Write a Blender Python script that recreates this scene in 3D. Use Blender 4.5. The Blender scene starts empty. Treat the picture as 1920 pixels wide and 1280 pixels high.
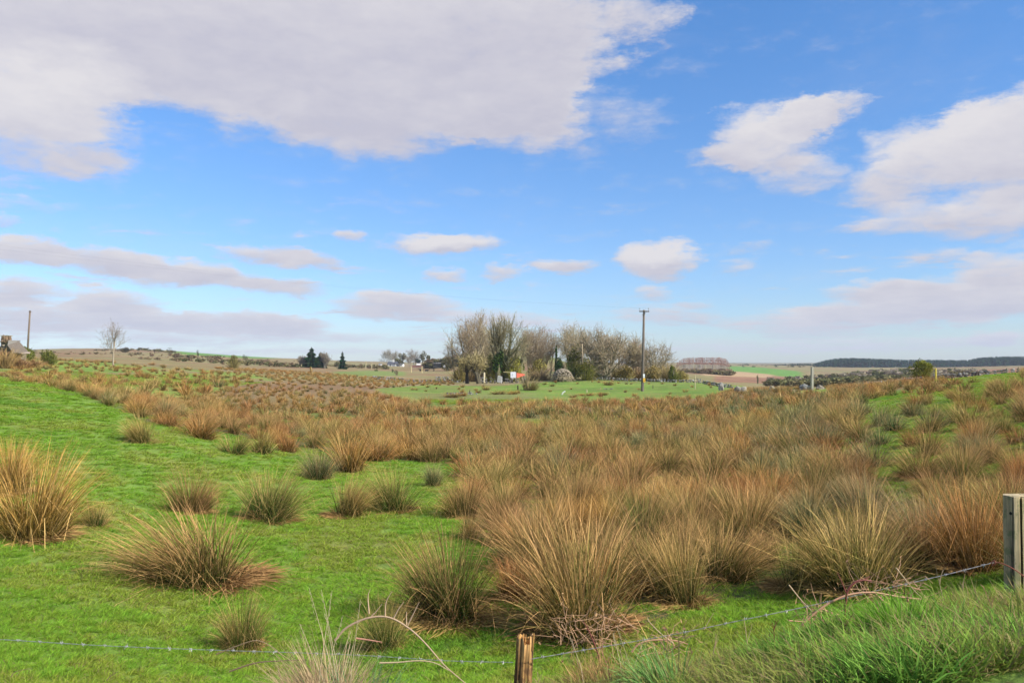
import bpy, math, random
import numpy as np
from mathutils import Vector

SC = bpy.context.scene
COL = SC.collection
rnd = random.Random(7)
rng = np.random.default_rng(7)
R = math.radians

# ------------------------------------------------------------------ camera
F = 1547.0                       # focal length in pixels of the 1920 wide photograph
CZ = 3.0                         # height of the eye above the datum
PITCH = math.atan(40.0 / F)
cam_d = bpy.data.cameras.new('camera')
cam_d.lens = F * 36.0 / 1920.0
cam_d.sensor_width = 36.0
cam_d.clip_start = 0.05
cam_d.clip_end = 20000
cam = bpy.data.objects.new('camera', cam_d)
COL.objects.link(cam)
cam.location = (0, 0, CZ)
cam.rotation_euler = (math.pi / 2 + PITCH, 0, 0)
SC.camera = cam

# ------------------------------------------------------------------ light
SUN_AZ, SUN_EL = 118.0, 36.0     # azimuth clockwise from the view direction
SKY_STRENGTH = 0.10
SUN_STRENGTH = 5.0
EXPOSURE = 0.48
SC.view_settings.view_transform = 'Standard'
SC.view_settings.look = 'None'
SC.view_settings.gamma = 1.0
SC.view_settings.exposure = EXPOSURE
SC.view_settings.use_curve_mapping = False
SC.render.engine = 'CYCLES'
SC.cycles.use_denoising = True
SC.cycles.use_adaptive_sampling = True
SC.cycles.adaptive_threshold = 0.02
SC.cycles.max_bounces = 5
SC.cycles.diffuse_bounces = 3
SC.cycles.glossy_bounces = 2
SC.cycles.transmission_bounces = 3
SC.cycles.transparent_max_bounces = 6

sd = Vector((math.sin(R(SUN_AZ)) * math.cos(R(SUN_EL)), math.cos(R(SUN_AZ)) * math.cos(R(SUN_EL)), math.sin(R(SUN_EL))))
sun_d = bpy.data.lights.new('sun', 'SUN')
sun_d.energy = SUN_STRENGTH
sun_d.angle = R(0.5)
sun_d.color = (1.0, 0.955, 0.88)
sun = bpy.data.objects.new('sun', sun_d)
sun.rotation_euler = sd.to_track_quat('Z', 'Y').to_euler()
sun.location = (30, -20, 60)
COL.objects.link(sun)


class NT:
    """tiny helper for node trees"""
    def __init__(s, tree):
        s.t = tree; s.n = tree.nodes; s.l = tree.links

    def new(s, typ, **kw):
        nd = s.n.new(typ)
        for k, v in kw.items():
            setattr(nd, k, v)
        return nd

    def put(s, sock, v):
        if v is None:
            return
        if isinstance(v, bpy.types.NodeSocket):
            s.l.new(v, sock)
        else:
            sock.default_value = v

    def math(s, op, a, b=None, c=None, clamp=False):
        nd = s.new('ShaderNodeMath', operation=op, use_clamp=clamp)
        for i, v in enumerate((a, b, c)):
            s.put(nd.inputs[i], v)
        return nd.outputs[0]

    def vmath(s, op, a, b=None, c=None):
        nd = s.new('ShaderNodeVectorMath', operation=op)
        for i, v in enumerate((a, b, c)):
            s.put(nd.inputs[i], v)
        return nd.outputs['Value'] if op in ('DOT_PRODUCT', 'LENGTH') else nd.outputs[0]

    def mix(s, f, a, b, mode='MIX'):
        nd = s.new('ShaderNodeMix', data_type='RGBA', blend_type=mode)
        s.put(nd.inputs[0], f); s.put(nd.inputs[6], a); s.put(nd.inputs[7], b)
        return nd.outputs[2]

    def noise(s, vec, scale, detail=4, rough=0.55, dist=0.0, color=False):
        nd = s.new('ShaderNodeTexNoise')
        s.put(nd.inputs['Vector'], vec)
        nd.inputs['Scale'].default_value = scale
        nd.inputs['Detail'].default_value = detail
        nd.inputs['Roughness'].default_value = rough
        nd.inputs['Distortion'].default_value = dist
        return nd.outputs[1 if color else 0]

    def mapr(s, v, a, b, c=0.0, d=1.0, smooth=True):
        nd = s.new('ShaderNodeMapRange', interpolation_type='SMOOTHSTEP' if smooth else 'LINEAR')
        for k, x in zip(range(5), (v, a, b, c, d)):
            s.put(nd.inputs[k], x)
        return nd.outputs[0]


# clouds of the photograph: centre, radii (photo pixels), strength; turned into directions of the sky
CLOUDS = [
    (40, 30, 300, 70, 1.3), (330, 50, 330, 120, 1.7), (640, 60, 330, 170, 2.0), (930, 70, 250, 180, 2.0), (330, 160, 200, 70, .9),
    (700, 215, 250, 85, 1.5), (960, 200, 170, 90, 1.4), (480, 215, 130, 50, .6), (1190, 30, 75, 50, .9), (60, 150, 210, 90, 1.3),
    (60, 240, 170, 80, .9), (180, 300, 70, 30, .6), (60, 335, 60, 16, .45), (1150, 230, 150, 60, .42), (1290, 130, 110, 40, .22),
    (1440, 250, 130, 70, 1.2), (1350, 290, 70, 26, .7), (1535, 212, 80, 38, 1.0), (1490, 320, 100, 40, .8), (1590, 330, 40, 20, .2),
    (1820, 270, 165, 65, 1.3), (1680, 350, 110, 42, 1.1), (1910, 230, 130, 60, 1.2), (1830, 405, 230, 40, 1.1), (1900, 320, 110, 60, 1.0),
    (40, 470, 80, 32, 1.2), (10, 408, 32, 18, .8), (190, 487, 110, 30, 1.2), (330, 507, 130, 32, 1.2), (440, 525, 100, 24, 1.1),
    (540, 542, 95, 22, 1.1), (490, 470, 90, 20, 1.0), (570, 487, 80, 18, 1.0), (665, 438, 42, 17, .9), (845, 455, 120, 30, 1.3),
    (832, 517, 52, 14, .9), (1060, 497, 75, 20, 1.0), (945, 512, 50, 18, .9), (1235, 482, 86, 46, 1.6), (1400, 461, 50, 14, .5),
    (1375, 495, 50, 18, .5), (745, 575, 140, 32, 1.3), (215, 560, 100, 28, 1.1), (30, 545, 70, 26, 1.1), (90, 590, 250, 30, 1.1),
    (410, 602, 210, 20, 1.1), (530, 612, 110, 20, .9), (1215, 552, 48, 22, .9), (1255, 592, 130, 22, .8), (1300, 571, 48, 9, .7),
    (1640, 548, 115, 22, 1.1), (1830, 555, 170, 46, 1.2), (1740, 580, 230, 28, 1.1), (1540, 605, 200, 28, 1.0), (1900, 495, 90, 46, 1.0),
    (1780, 475, 70, 16, .5), (1860, 638, 42, 14, .9), (1830, 608, 48, 12, .8), (270, 628, 420, 22, .8), (720, 632, 260, 14, .5),
    (900, 600, 160, 22, .8), (1650, 642, 380, 15, .6), (1300, 655, 500, 10, .5), (480, 658, 620, 9, .6), (1060, 612, 120, 16, .6),
    (60, 378, 260, 12, .3),
]


def pdir(px, py):
    x = (px - 960) / F; yu = (640 - py) / F
    c, s_ = math.cos(PITCH), math.sin(PITCH)
    return Vector((x, c - yu * s_, s_ + yu * c)).normalized()


def build_world():
    w = bpy.data.worlds.new('World')
    SC.world = w
    w.use_nodes = True
    g = NT(w.node_tree)
    for nd in list(g.n):
        g.n.remove(nd)
    out = g.new('ShaderNodeOutputWorld')
    sky = g.new('ShaderNodeTexSky', sky_type='NISHITA')
    sky.sun_disc = False
    sky.sun_elevation = R(SUN_EL)
    sky.sun_rotation = R(SUN_AZ)
    sky.altitude = 100
    sky.air_density = 1.0
    sky.dust_density = 0.3
    sky.ozone_density = 2.2
    tc = g.new('ShaderNodeTexCoord')
    D = tc.outputs['Generated']
    sp = g.new('ShaderNodeSeparateXYZ'); g.l.new(D, sp.inputs[0])
    x, y, z = sp.outputs
    az = g.math('ARCTAN2', x, y)
    el = g.math('ARCSINE', z)
    # cloud plane coordinates, flatter towards the horizon
    zz = g.math('ADD', g.math('ABSOLUTE', z), 0.07)
    cmb = g.new('ShaderNodeCombineXYZ')
    g.l.new(g.math('DIVIDE', x, zz), cmb.inputs[0]); g.l.new(g.math('DIVIDE', y, zz), cmb.inputs[1])
    P = cmb.outputs[0]
    cm2 = g.new('ShaderNodeCombineXYZ'); g.l.new(az, cm2.inputs[0]); g.l.new(g.math('MULTIPLY', el, 2.3), cm2.inputs[1])
    A = cm2.outputs[0]
    warp = g.noise(A, 8.0, 7, 0.68, color=True)
    ws = g.new('ShaderNodeSeparateXYZ'); g.l.new(warp, ws.inputs[0])
    lowel = g.mapr(el, 0.0, 0.35, 0.25, 1.0, smooth=False)
    az2 = g.math('MULTIPLY_ADD', g.math('MULTIPLY', g.math('SUBTRACT', ws.outputs[0], 0.5), 0.20), lowel, az)
    el2 = g.math('MULTIPLY_ADD', g.math('MULTIPLY', g.math('SUBTRACT', ws.outputs[1], 0.5), 0.10), lowel, el)
    blobs = []
    for (px, py, rx, ry, wt) in CLOUDS:
        d = pdir(px, py)
        a = math.atan2(d.x, d.y); e = math.asin(d.z)
        blobs.append((a, e, rx / F, ry / F, wt))
    while len(blobs) % 3:
        blobs.append((3.0, -1.0, .01, .01, 0))
    M = T = None
    for i in range(0, len(blobs), 3):
        b = blobs[i:i + 3]
        iu = [1 / q[2] for q in b]; iv = [1 / q[3] for q in b]
        du = g.vmath('MULTIPLY_ADD', az2, tuple(iu), tuple(-q[0] * k for q, k in zip(b, iu)))
        dv = g.vmath('MULTIPLY_ADD', el2, tuple(iv), tuple(-q[1] * k for q, k in zip(b, iv)))
        q = g.vmath('MULTIPLY_ADD', dv, dv, g.vmath('MULTIPLY', du, du))
        q = g.vmath('MAXIMUM', g.vmath('SUBTRACT', (1, 1, 1), q), (0, 0, 0))
        wts = tuple(k[4] for k in b)
        m = g.vmath('DOT_PRODUCT', q, wts)
        t = g.vmath('DOT_PRODUCT', g.vmath('MULTIPLY', q, dv), wts)
        M = m if M is None else g.math('ADD', M, m)
        T = t if T is None else g.math('ADD', T, t)
    top = g.math('DIVIDE', T, g.math('MAXIMUM', M, 0.05))
    # open sky outside the photograph: the same kind of broken cloud
    far = g.math('MAXIMUM', g.mapr(g.math('ABSOLUTE', az), 0.60, 0.85), g.mapr(el, 0.46, 0.62))
    gen = g.mapr(g.noise(P, 0.75, 3, 0.55), 0.47, 0.62, 0.0, 1.3)
    band = g.math('MULTIPLY', g.mapr(el, 0.015, 0.05), g.mapr(el, 0.15, 0.24, 1.0, 0.0))
    puffs = g.math('MULTIPLY', g.mapr(g.noise(P, 1.5, 5, 0.6, 0.3), 0.54, 0.72, 0.0, 0.75), band)
    M = g.math('ADD', g.math('MINIMUM', M, 1.35), g.math('ADD', puffs, g.math('MULTIPLY', gen, far)))
    n1 = g.noise(P, 2.6, 7, 0.62, 0.25)
    n2 = g.noise(A, 26.0, 6, 0.62)
    nn = g.math('SUBTRACT', g.math('ADD', g.math('MULTIPLY', n1, 0.55), g.math('MULTIPLY', n2, 0.45)), 0.5)
    dens = g.mapr(g.math('MULTIPLY_ADD', nn, 2.3, g.math('MULTIPLY', M, 0.98)), -0.02, 1.12)
    dens = g.math('MULTIPLY', dens, 0.97)
    # thin veil
    veil = g.math('MULTIPLY', g.mapr(g.noise(A, 3.2, 6, 0.65, 0.6), 0.48, 0.85), 0.20)
    dens = g.math('MAXIMUM', dens, veil)
    # cloud colour: lit tops and thick, greyer middles
    lit = g.math('ADD', g.math('MULTIPLY', top, 0.55), g.math('MULTIPLY', nn, 1.6))
    thick = g.mapr(M, 0.7, 1.7, 0.0, 0.22)
    # sunlit shoulders
    BR = [(70, 165, 190, 90, .65), (850, 448, 110, 22, .8), (1240, 470, 80, 30, .8), (1330, 90, 10, 10, 0), (1760, 260, 200, 80, .5), (1440, 235, 110, 60, .5)]
    for i in (0, 3):
        b = []
        for (px, py, rx, ry, wt) in BR[i:i + 3]:
            d = pdir(px, py); b.append((math.atan2(d.x, d.y), math.asin(d.z), rx / F, ry / F, wt))
        du = g.vmath('MULTIPLY_ADD', az2, tuple(1 / k[2] for k in b), tuple(-k[0] / k[2] for k in b))
        dv = g.vmath('MULTIPLY_ADD', el2, tuple(1 / k[3] for k in b), tuple(-k[1] / k[3] for k in b))
        qq = g.vmath('MAXIMUM', g.vmath('SUBTRACT', (1, 1, 1), g.vmath('MULTIPLY_ADD', dv, dv, g.vmath('MULTIPLY', du, du))), (0, 0, 0))
        lit = g.math('ADD', lit, g.vmath('DOT_PRODUCT', qq, tuple(k[4] for k in b)))
    lit = g.math('SUBTRACT', g.math('ADD', lit, 0.45), thick, clamp=True)
    ccol = g.mix(lit, (0.555, 0.545, 0.635, 1), (0.76, 0.735, 0.755, 1))
    ccol = g.mix(g.mapr(el, 0.0, 0.10, 0.45, 0.0), ccol, (0.54, 0.61, 0.78, 1))
    # the blue itself, pulled to the photograph's clear spring blue
    tint = g.mix(g.mapr(el, 0.02, 0.42, smooth=False), (0.74, 0.88, 1.16, 1), (0.62, 1.03, 1.42, 1))
    skyc = g.mix(1.0, sky.outputs[0], tint, 'MULTIPLY')
    bg1 = g.new('ShaderNodeBackground'); g.l.new(skyc, bg1.inputs[0]); bg1.inputs[1].default_value = SKY_STRENGTH
    bg2 = g.new('ShaderNodeBackground'); g.l.new(ccol, bg2.inputs[0]); bg2.inputs[1].default_value = 0.74
    mx = g.new('ShaderNodeMixShader')
    g.l.new(dens, mx.inputs[0]); g.l.new(bg1.outputs[0], mx.inputs[1]); g.l.new(bg2.outputs[0], mx.inputs[2])
    g.l.new(mx.outputs[0], out.inputs[0])
    w.cycles.sampling_method = 'MANUAL'
    w.cycles.sample_map_resolution = 512


build_world()

# ------------------------------------------------------------------ noise in numpy


def _hash(ix, iy, seed):
    n = (ix.astype(np.int64) * 374761393 + iy.astype(np.int64) * 668265263 + seed * 1442695041) & 0x7fffffff
    n = ((n ^ (n >> 13)) * 1274126177) & 0x7fffffff
    return ((n ^ (n >> 16)) & 0xffff) / 65535.0


def vnoise(x, y, seed=0):
    x = np.asarray(x, float); y = np.asarray(y, float)
    ix = np.floor(x); iy = np.floor(y)
    fx = x - ix; fy = y - iy
    fx = fx * fx * (3 - 2 * fx); fy = fy * fy * (3 - 2 * fy)
    ix = ix.astype(np.int64); iy = iy.astype(np.int64)
    a = _hash(ix, iy, seed); b = _hash(ix + 1, iy, seed); c = _hash(ix, iy + 1, seed); d = _hash(ix + 1, iy + 1, seed)
    return (a * (1 - fx) + b * fx) * (1 - fy) + (c * (1 - fx) + d * fx) * fy


def fbm(x, y, seed=0, oct=4):
    s = 0; a = 0.5; t = 0
    for i in range(oct):
        s = s + a * vnoise(x * 2 ** i, y * 2 ** i, seed + i * 17); t += a; a *= 0.55
    return s / t


# ------------------------------------------------------------------ the lie of the land
DR = [2.0, 3.2, 4.4, 5.5, 7, 10, 15, 22, 30, 36, 45, 58, 65, 85, 110, 150, 250, 400, 600, 900, 1500, 4500]
PC = [-1000, -300, 0, 150, 300, 450, 600, 780, 960, 1100, 1300, 1450, 1600, 1750, 1920, 2300, 3000]
ZT = {  # height relative to the eye along each column of sight
    -1000: [-1.5, -1.6, -1.9, -2.0, -2.0, -1.5, -.6, .1, .4, .5, .4, .5, .6, .9, 1.3, 2, 4, 8, 12, 14, 14, 10],
    -300: [-1.5, -1.7, -2.1, -2.2, -2.25, -2.0, -1.3, -.6, -.25, -.2, -.5, -.3, -.2, .2, .8, 1.4, 3, 6, 9, 12, 14, 10],
    0: [-1.5, -1.8, -2.25, -2.35, -2.4, -2.35, -1.95, -1.35, -.85, -.72, -1.25, -1.1, -1.0, -.45, .45, 1.2, 2, 5, 8, 13, 14, 10],
    150: [-1.5, -1.8, -2.25, -2.4, -2.5, -2.45, -2.2, -1.6, -1.18, -1.1, -1.45, -1.25, -1.15, -.55, .1, .5, 1.5, 5, 10, 15.5, 12, 8],
    300: [-1.5, -1.8, -2.25, -2.45, -2.6, -2.6, -2.5, -1.85, -1.6, -1.65, -1.75, -1.6, -1.4, -.9, -.35, -.1, 1, 4, 9, 14, 10, 6],
    450: [-1.5, -1.8, -2.2, -2.45, -2.65, -2.7, -2.65, -2.35, -2.25, -2.2, -2.15, -2.0, -1.9, -1.5, -1.1, -.9, -.7, 1, 4, 7, 7, 5],
    600: [-1.5, -1.75, -1.98, -2.35, -2.7, -2.75, -2.8, -2.75, -2.65, -2.6, -2.5, -2.4, -2.3, -2.05, -1.8, -1.6, -1.7, -1.2, 1, 3.5, 4, 2],
    780: [-1.45, -1.7, -1.95, -2.3, -2.65, -2.75, -2.8, -2.8, -2.7, -2.7, -2.7, -2.75, -2.75, -2.8, -2.85, -3.0, -3.2, -3.2, -3.2, -2, 1, 1],
    960: [-1.3, -1.6, -1.8, -2.25, -2.6, -2.75, -2.8, -2.8, -2.75, -2.75, -2.75, -2.8, -2.8, -2.75, -2.65, -3.1, -3.6, -2, -2.5, -2, 0, 1],
    1100: [-1.2, -1.5, -1.74, -2.2, -2.6, -2.75, -2.8, -2.8, -2.75, -2.75, -2.7, -2.75, -2.8, -2.7, -2.5, -2.6, -3.0, -3, -4, -4, 0, 1],
    1300: [-1.1, -1.4, -1.66, -2.12, -2.5, -2.75, -2.8, -2.75, -2.7, -2.65, -2.6, -2.65, -2.75, -2.75, -2.7, -3.2, -5, -5, -5.5, -5, 0, 1],
    1450: [-1.05, -1.32, -1.55, -2.05, -2.45, -2.7, -2.7, -2.55, -2.4, -2.3, -2.2, -2.2, -2.2, -2.9, -3.6, -4.6, -7, -8, -7, -4, -4, 2],
    1600: [-1.0, -1.22, -1.42, -1.95, -2.4, -2.6, -2.45, -2.1, -1.95, -1.9, -1.85, -1.95, -2.0, -2.5, -3.2, -4.4, -7, -8, -8, -6, -2, 4],
    1750: [-.95, -1.17, -1.36, -1.85, -2.3, -2.45, -2.15, -1.7, -1.5, -1.42, -1.38, -1.40, -1.40, -1.6, -2.2, -3.4, -6, -8, -8, -6, -2, 4],
    1920: [-.9, -1.12, -1.3, -1.75, -2.15, -2.2, -1.8, -1.30, -1.05, -.95, -.85, -.75, -.75, -1.0, -1.3, -1.8, -2.4, -3, -4, -4, -1, 5],
    2300: [-.9, -1.1, -1.25, -1.6, -1.9, -1.8, -1.3, -.8, -.5, -.4, -.3, -.2, -.2, -.3, -.5, -.8, -1, -1.5, -2, -2, 0, 5],
    3000: [-.9, -1.1, -1.2, -1.4, -1.6, -1.4, -1.0, -.5, -.3, -.2, -.1, 0, 0, 0, 0, 0, 0, -1, -2, -2, 0, 5],
}
LU = np.linspace(-1.35, 1.35, 260)
LD = np.linspace(math.log(2.0), math.log(4500.0), 420)


def _lattice():
    z0 = np.zeros((len(PC), len(LD)))
    for i, p in enumerate(PC):
        z0[i] = np.interp(LD, np.log(DR), ZT[p])
    us = (np.array(PC) - 960) / F
    z = np.zeros((len(LU), len(LD)))
    for j in range(len(LD)):
        z[:, j] = np.interp(LU, us, z0[:, j])
    for _ in range(7):      # soften the folds
        zp = np.pad(z, 1, mode='edge')
        z = (zp[:-2, 1:-1] + zp[2:, 1:-1] + zp[1:-1, :-2] + zp[1:-1, 2:] + 2 * z) / 6
    return z


LZ = _lattice()


def ground(X, Y, detail=True):
    X = np.asarray(X, float); Y = np.asarray(Y, float)
    Yc = np.maximum(Y, 2.0)
    u = np.clip(X / Yc, -1.349, 1.349); ld = np.clip(np.log(Yc), LD[0], LD[-1] - 1e-6)
    fi = (u - LU[0]) / (LU[1] - LU[0]); fj = (ld - LD[0]) / (LD[1] - LD[0])
    i = np.clip(fi.astype(int), 0, len(LU) - 2); j = np.clip(fj.astype(int), 0, len(LD) - 2)
    a = fi - i; b = fj - j
    z = (LZ[i, j] * (1 - a) + LZ[i + 1, j] * a) * (1 - b) + (LZ[i, j + 1] * (1 - a) + LZ[i + 1, j + 1] * a) * b
    # the small round hill behind the trees
    z = z + 9.6 * np.exp(-(((X + 15) / 19) ** 2 + ((Y - 420) / 60) ** 2)) + 6.2 * np.exp(-(((X - 12) / 17) ** 2 + ((Y - 405) / 50) ** 2))
    z = z + CZ
    if detail:
        z = z + (fbm(X / 2.3, Y / 2.3, 3, 4) - 0.5) * 0.16 * np.clip((Y - 4) / 5, 0.15, 1)
        z = z + (fbm(X / 14, Y / 14, 9, 3) - 0.5) * 0.35 * np.clip((Y - 14) / 30, 0, 1) * np.clip(1.5 - Y / 300, 0.2, 1)
        z = z + (fbm(X / 90, Y / 90, 29, 3) - 0.5) * 1.2 * np.clip((Y - 260) / 500, 0, 1)
    return z


def gz(x, y):
    return float(ground(np.array([x]), np.array([y]))[0])


CP, SP_ = math.cos(PITCH), math.sin(PITCH)


def project(X, Y, Z):
    dz = Z - CZ
    dep = np.maximum(Y * CP + dz * SP_, 1e-3); up = -Y * SP_ + dz * CP
    return 960 + F * X / dep, 640 - F * up / dep


def hit(px, py, dmin=3.0, dmax=900):
    """where the line of sight through a photo pixel first meets the ground"""
    d = pdir(px, py)
    t = np.exp(np.linspace(math.log(dmin), math.log(dmax), 900))
    X = d.x / d.y * t; Z = CZ + d.z / d.y * t
    under = Z < ground(X, t)
    k = int(np.argmax(under)) if under.any() else len(t) - 1
    return float(X[k]), float(t[k])


def at(px, D):
    """a ground point at depth D below photo column px"""
    x = (px - 960) / F * D
    return x, D, gz(x, D)


def zrow(py, D):
    """height of photo row py at depth D"""
    d = pdir(960, py)
    return CZ + d.z / d.y * D


# ------------------------------------------------------------------ objects
def tag(o, label=None, cat=None, group=None, kind=None):
    if label: o['label'] = label
    if cat: o['category'] = cat
    if group: o['group'] = group
    if kind: o['kind'] = kind
    return o


def empty(name, loc, rz=0.0, **kw):
    o = bpy.data.objects.new(name, None)
    o.empty_display_size = 0.2
    o.location = loc; o.rotation_euler = (0, 0, rz)
    COL.objects.link(o)
    return tag(o, **kw)


def mesh_obj(name, me, parent=None, loc=(0, 0, 0), link=True, **kw):
    o = bpy.data.objects.new(name, me)
    o.location = loc
    if parent is not None:
        o.parent = parent
    if link:
        COL.objects.link(o)
    return tag(o, **kw)


def copy_tree(o, parent=None):
    c = o.copy(); COL.objects.link(c)
    if parent is not None:
        c.parent = parent
    for ch in o.children:
        copy_tree(ch, c)
    return c


class MB:
    """collects polygons with a colour per vertex"""
    def __init__(s):
        s.v = []; s.f = []; s.c = []; s.m = []

    def add(s, vs, fs, col=(1, 1, 1), mat=0):
        b = len(s.v)
        s.v.extend([tuple(p) for p in vs])
        s.f.extend([tuple(b + i for i in f) for f in fs])
        s.m.extend([mat] * len(fs))
        if len(vs) and isinstance(col[0], (tuple, list, np.ndarray)):
            s.c.extend([tuple(q) for q in col])
        else:
            s.c.extend([tuple(col)] * len(vs))

    def tube(s, pts, rad, n=6, col=(1, 1, 1), cap=True, mat=0, cols=None):
        pts = [Vector(p) for p in pts]
        if not hasattr(rad, '__len__'):
            rad = [rad] * len(pts)
        vs = []; fs = []; cs = []
        prev = None
        for i, p in enumerate(pts):
            d = (pts[min(i + 1, len(pts) - 1)] - pts[max(i - 1, 0)])
            d = d.normalized() if d.length > 1e-9 else Vector((0, 0, 1))
            if prev is None:
                a = d.cross(Vector((0, 0, 1)))
                if a.length < 1e-3: a = d.cross(Vector((1, 0, 0)))
            else:
                a = prev - d * prev.dot(d)
            a.normalize(); prev = a
            b = d.cross(a)
            for k in range(n):
                t = 2 * math.pi * k / n
                vs.append(p + (a * math.cos(t) + b * math.sin(t)) * rad[i])
                cs.append(cols[i] if cols else col)
        for i in range(len(pts) - 1):
            for k in range(n):
                k2 = (k + 1) % n
                fs.append((i * n + k, i * n + k2, (i + 1) * n + k2, (i + 1) * n + k))
        if cap and n > 2:
            fs.append(tuple(range(n))[::-1]); fs.append(tuple((len(pts) - 1) * n + k for k in range(n)))
        s.add(vs, fs, cs, mat)

    def strip(s, p0, p1, w0, w1, col=(1, 1, 1), side=None):
        p0 = Vector(p0); p1 = Vector(p1)
        d = p1 - p0
        sd_ = side if side is not None else d.cross(Vector((rnd.uniform(-1, 1), rnd.uniform(-1, 1), rnd.uniform(-.3, .3))))
        if sd_.length < 1e-6: sd_ = Vector((1, 0, 0))
        sd_ = sd_.normalized()
        s.add([p0 - sd_ * w0 / 2, p0 + sd_ * w0 / 2, p1 + sd_ * w1 / 2, p1 - sd_ * w1 / 2], [(0, 1, 2, 3)], col)

    def box(s, x0, x1, y0, y1, z0, z1, col=(1, 1, 1), mat=0):
        vs = [(x, y, z) for z in (z0, z1) for y in (y0, y1) for x in (x0, x1)]
        s.add(vs, [(0, 2, 3, 1), (4, 5, 7, 6), (0, 1, 5, 4), (2, 6, 7, 3), (1, 3, 7, 5), (0, 4, 6, 2)], col, mat)

    def mesh(s, name, mats, smooth=False):
        me = bpy.data.meshes.new(name)
        me.from_pydata(s.v, [], s.f)
        a = me.color_attributes.new('col', 'FLOAT_COLOR', 'POINT')
        arr = np.ones((len(s.v), 4), np.float32); arr[:, :3] = np.array(s.c, np.float32).reshape(-1, 3)
        a.data.foreach_set('color', arr.ravel())
        for m in (mats if isinstance(mats, (list, tuple)) else [mats]):
            me.materials.append(m)
        if any(s.m):
            me.polygons.foreach_set('material_index', np.array(s.m, np.int32))
        if smooth:
            me.polygons.foreach_set('use_smooth', np.ones(len(s.f), bool))
        me.update()
        return me


def np_mesh(name, V, Fc, cols, mat, smooth=False):
    """V (n,3), Fc list of (m,k) arrays, cols (n,3)"""
    me = bpy.data.meshes.new(name)
    me.vertices.add(len(V)); me.vertices.foreach_set('co', np.asarray(V, np.float32).ravel())
    loops = np.concatenate([f.ravel() for f in Fc]).astype(np.int32)
    tot = np.concatenate([np.full(len(f), f.shape[1], np.int32) for f in Fc])
    start = np.concatenate([[0], np.cumsum(tot)[:-1]]).astype(np.int32)
    me.loops.add(len(loops)); me.loops.foreach_set('vertex_index', loops)
    me.polygons.add(len(tot)); me.polygons.foreach_set('loop_start', start); me.polygons.foreach_set('loop_total', tot)
    if smooth:
        me.polygons.foreach_set('use_smooth', np.ones(len(tot), bool))
    me.update(calc_edges=True)
    a = me.color_attributes.new('col', 'FLOAT_COLOR', 'POINT')
    arr = np.ones((len(V), 4), np.float32); arr[:, :3] = cols
    a.data.foreach_set('color', arr.ravel())
    me.materials.append(mat)
    return me


# ------------------------------------------------------------------ materials
def attr_mat(name, trans=0.0, rough=0.8, spec=0.2, vary=0.0, nscale=0.0, namp=0.0, bump=0.0, obj_vary=0.0, gain=1.0):
    m = bpy.data.materials.new(name); m.use_nodes = True
    g = NT(m.node_tree)
    for nd in list(g.n): g.n.remove(nd)
    out = g.new('ShaderNodeOutputMaterial')
    at_ = g.new('ShaderNodeAttribute', attribute_name='col')
    c = at_.outputs['Color']
    tc = g.new('ShaderNodeTexCoord')
    if obj_vary:
        oi = g.new('ShaderNodeObjectInfo')
        v = g.math('MULTIPLY_ADD', oi.outputs['Random'], obj_vary * 2, 1 - obj_vary)
        hs = g.new('ShaderNodeHueSaturation')
        g.put(hs.inputs['Color'], c); g.put(hs.inputs['Value'], v)
        g.put(hs.inputs['Hue'], g.math('MULTIPLY_ADD', oi.outputs['Random'], 0.03, 0.485))
        c = hs.outputs[0]
    bsock = None
    if nscale:
        n = g.noise(tc.outputs['Object'], nscale, 5, 0.65)
        f = g.math('MULTIPLY_ADD', n, namp * 2, 1 - namp)
        cc = g.new('ShaderNodeCombineXYZ')
        for k in range(3): g.l.new(f, cc.inputs[k])
        c = g.mix(1.0, c, cc.outputs[0], 'MULTIPLY')
        if bump:
            b = g.new('ShaderNodeBump'); b.inputs['Strength'].default_value = bump; b.inputs['Distance'].default_value = 0.05
            g.l.new(n, b.inputs['Height']); bsock = b.outputs[0]
    if gain != 1.0:
        c = g.mix(1.0, c, (gain, gain, gain, 1), 'MULTIPLY')
    if trans:
        d = g.new('ShaderNodeBsdfDiffuse'); g.put(d.inputs[0], c)
        t = g.new('ShaderNodeBsdfTranslucent'); g.put(t.inputs[0], c)
        mx = g.new('ShaderNodeMixShader'); mx.inputs[0].default_value = trans
        g.l.new(d.outputs[0], mx.inputs[1]); g.l.new(t.outputs[0], mx.inputs[2])
        if spec > 0.25:
            gl = g.new('ShaderNodeBsdfGlossy'); gl.inputs['Roughness'].default_value = rough
            gl.inputs[0].default_value = (1, 1, 1, 1)
            m2 = g.new('ShaderNodeMixShader'); m2.inputs[0].default_value = 0.045
            g.l.new(mx.outputs[0], m2.inputs[1]); g.l.new(gl.outputs[0], m2.inputs[2]); mx = m2
        g.l.new(mx.outputs[0], out.inputs[0])
    else:
        p = g.new('ShaderNodeBsdfPrincipled'); g.put(p.inputs['Base Color'], c)
        p.inputs['Roughness'].default_value = rough
        p.inputs['Specular IOR Level'].default_value = spec
        if bsock is not None: g.l.new(bsock, p.inputs['Normal'])
        g.l.new(p.outputs[0], out.inputs[0])
    return m


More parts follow.
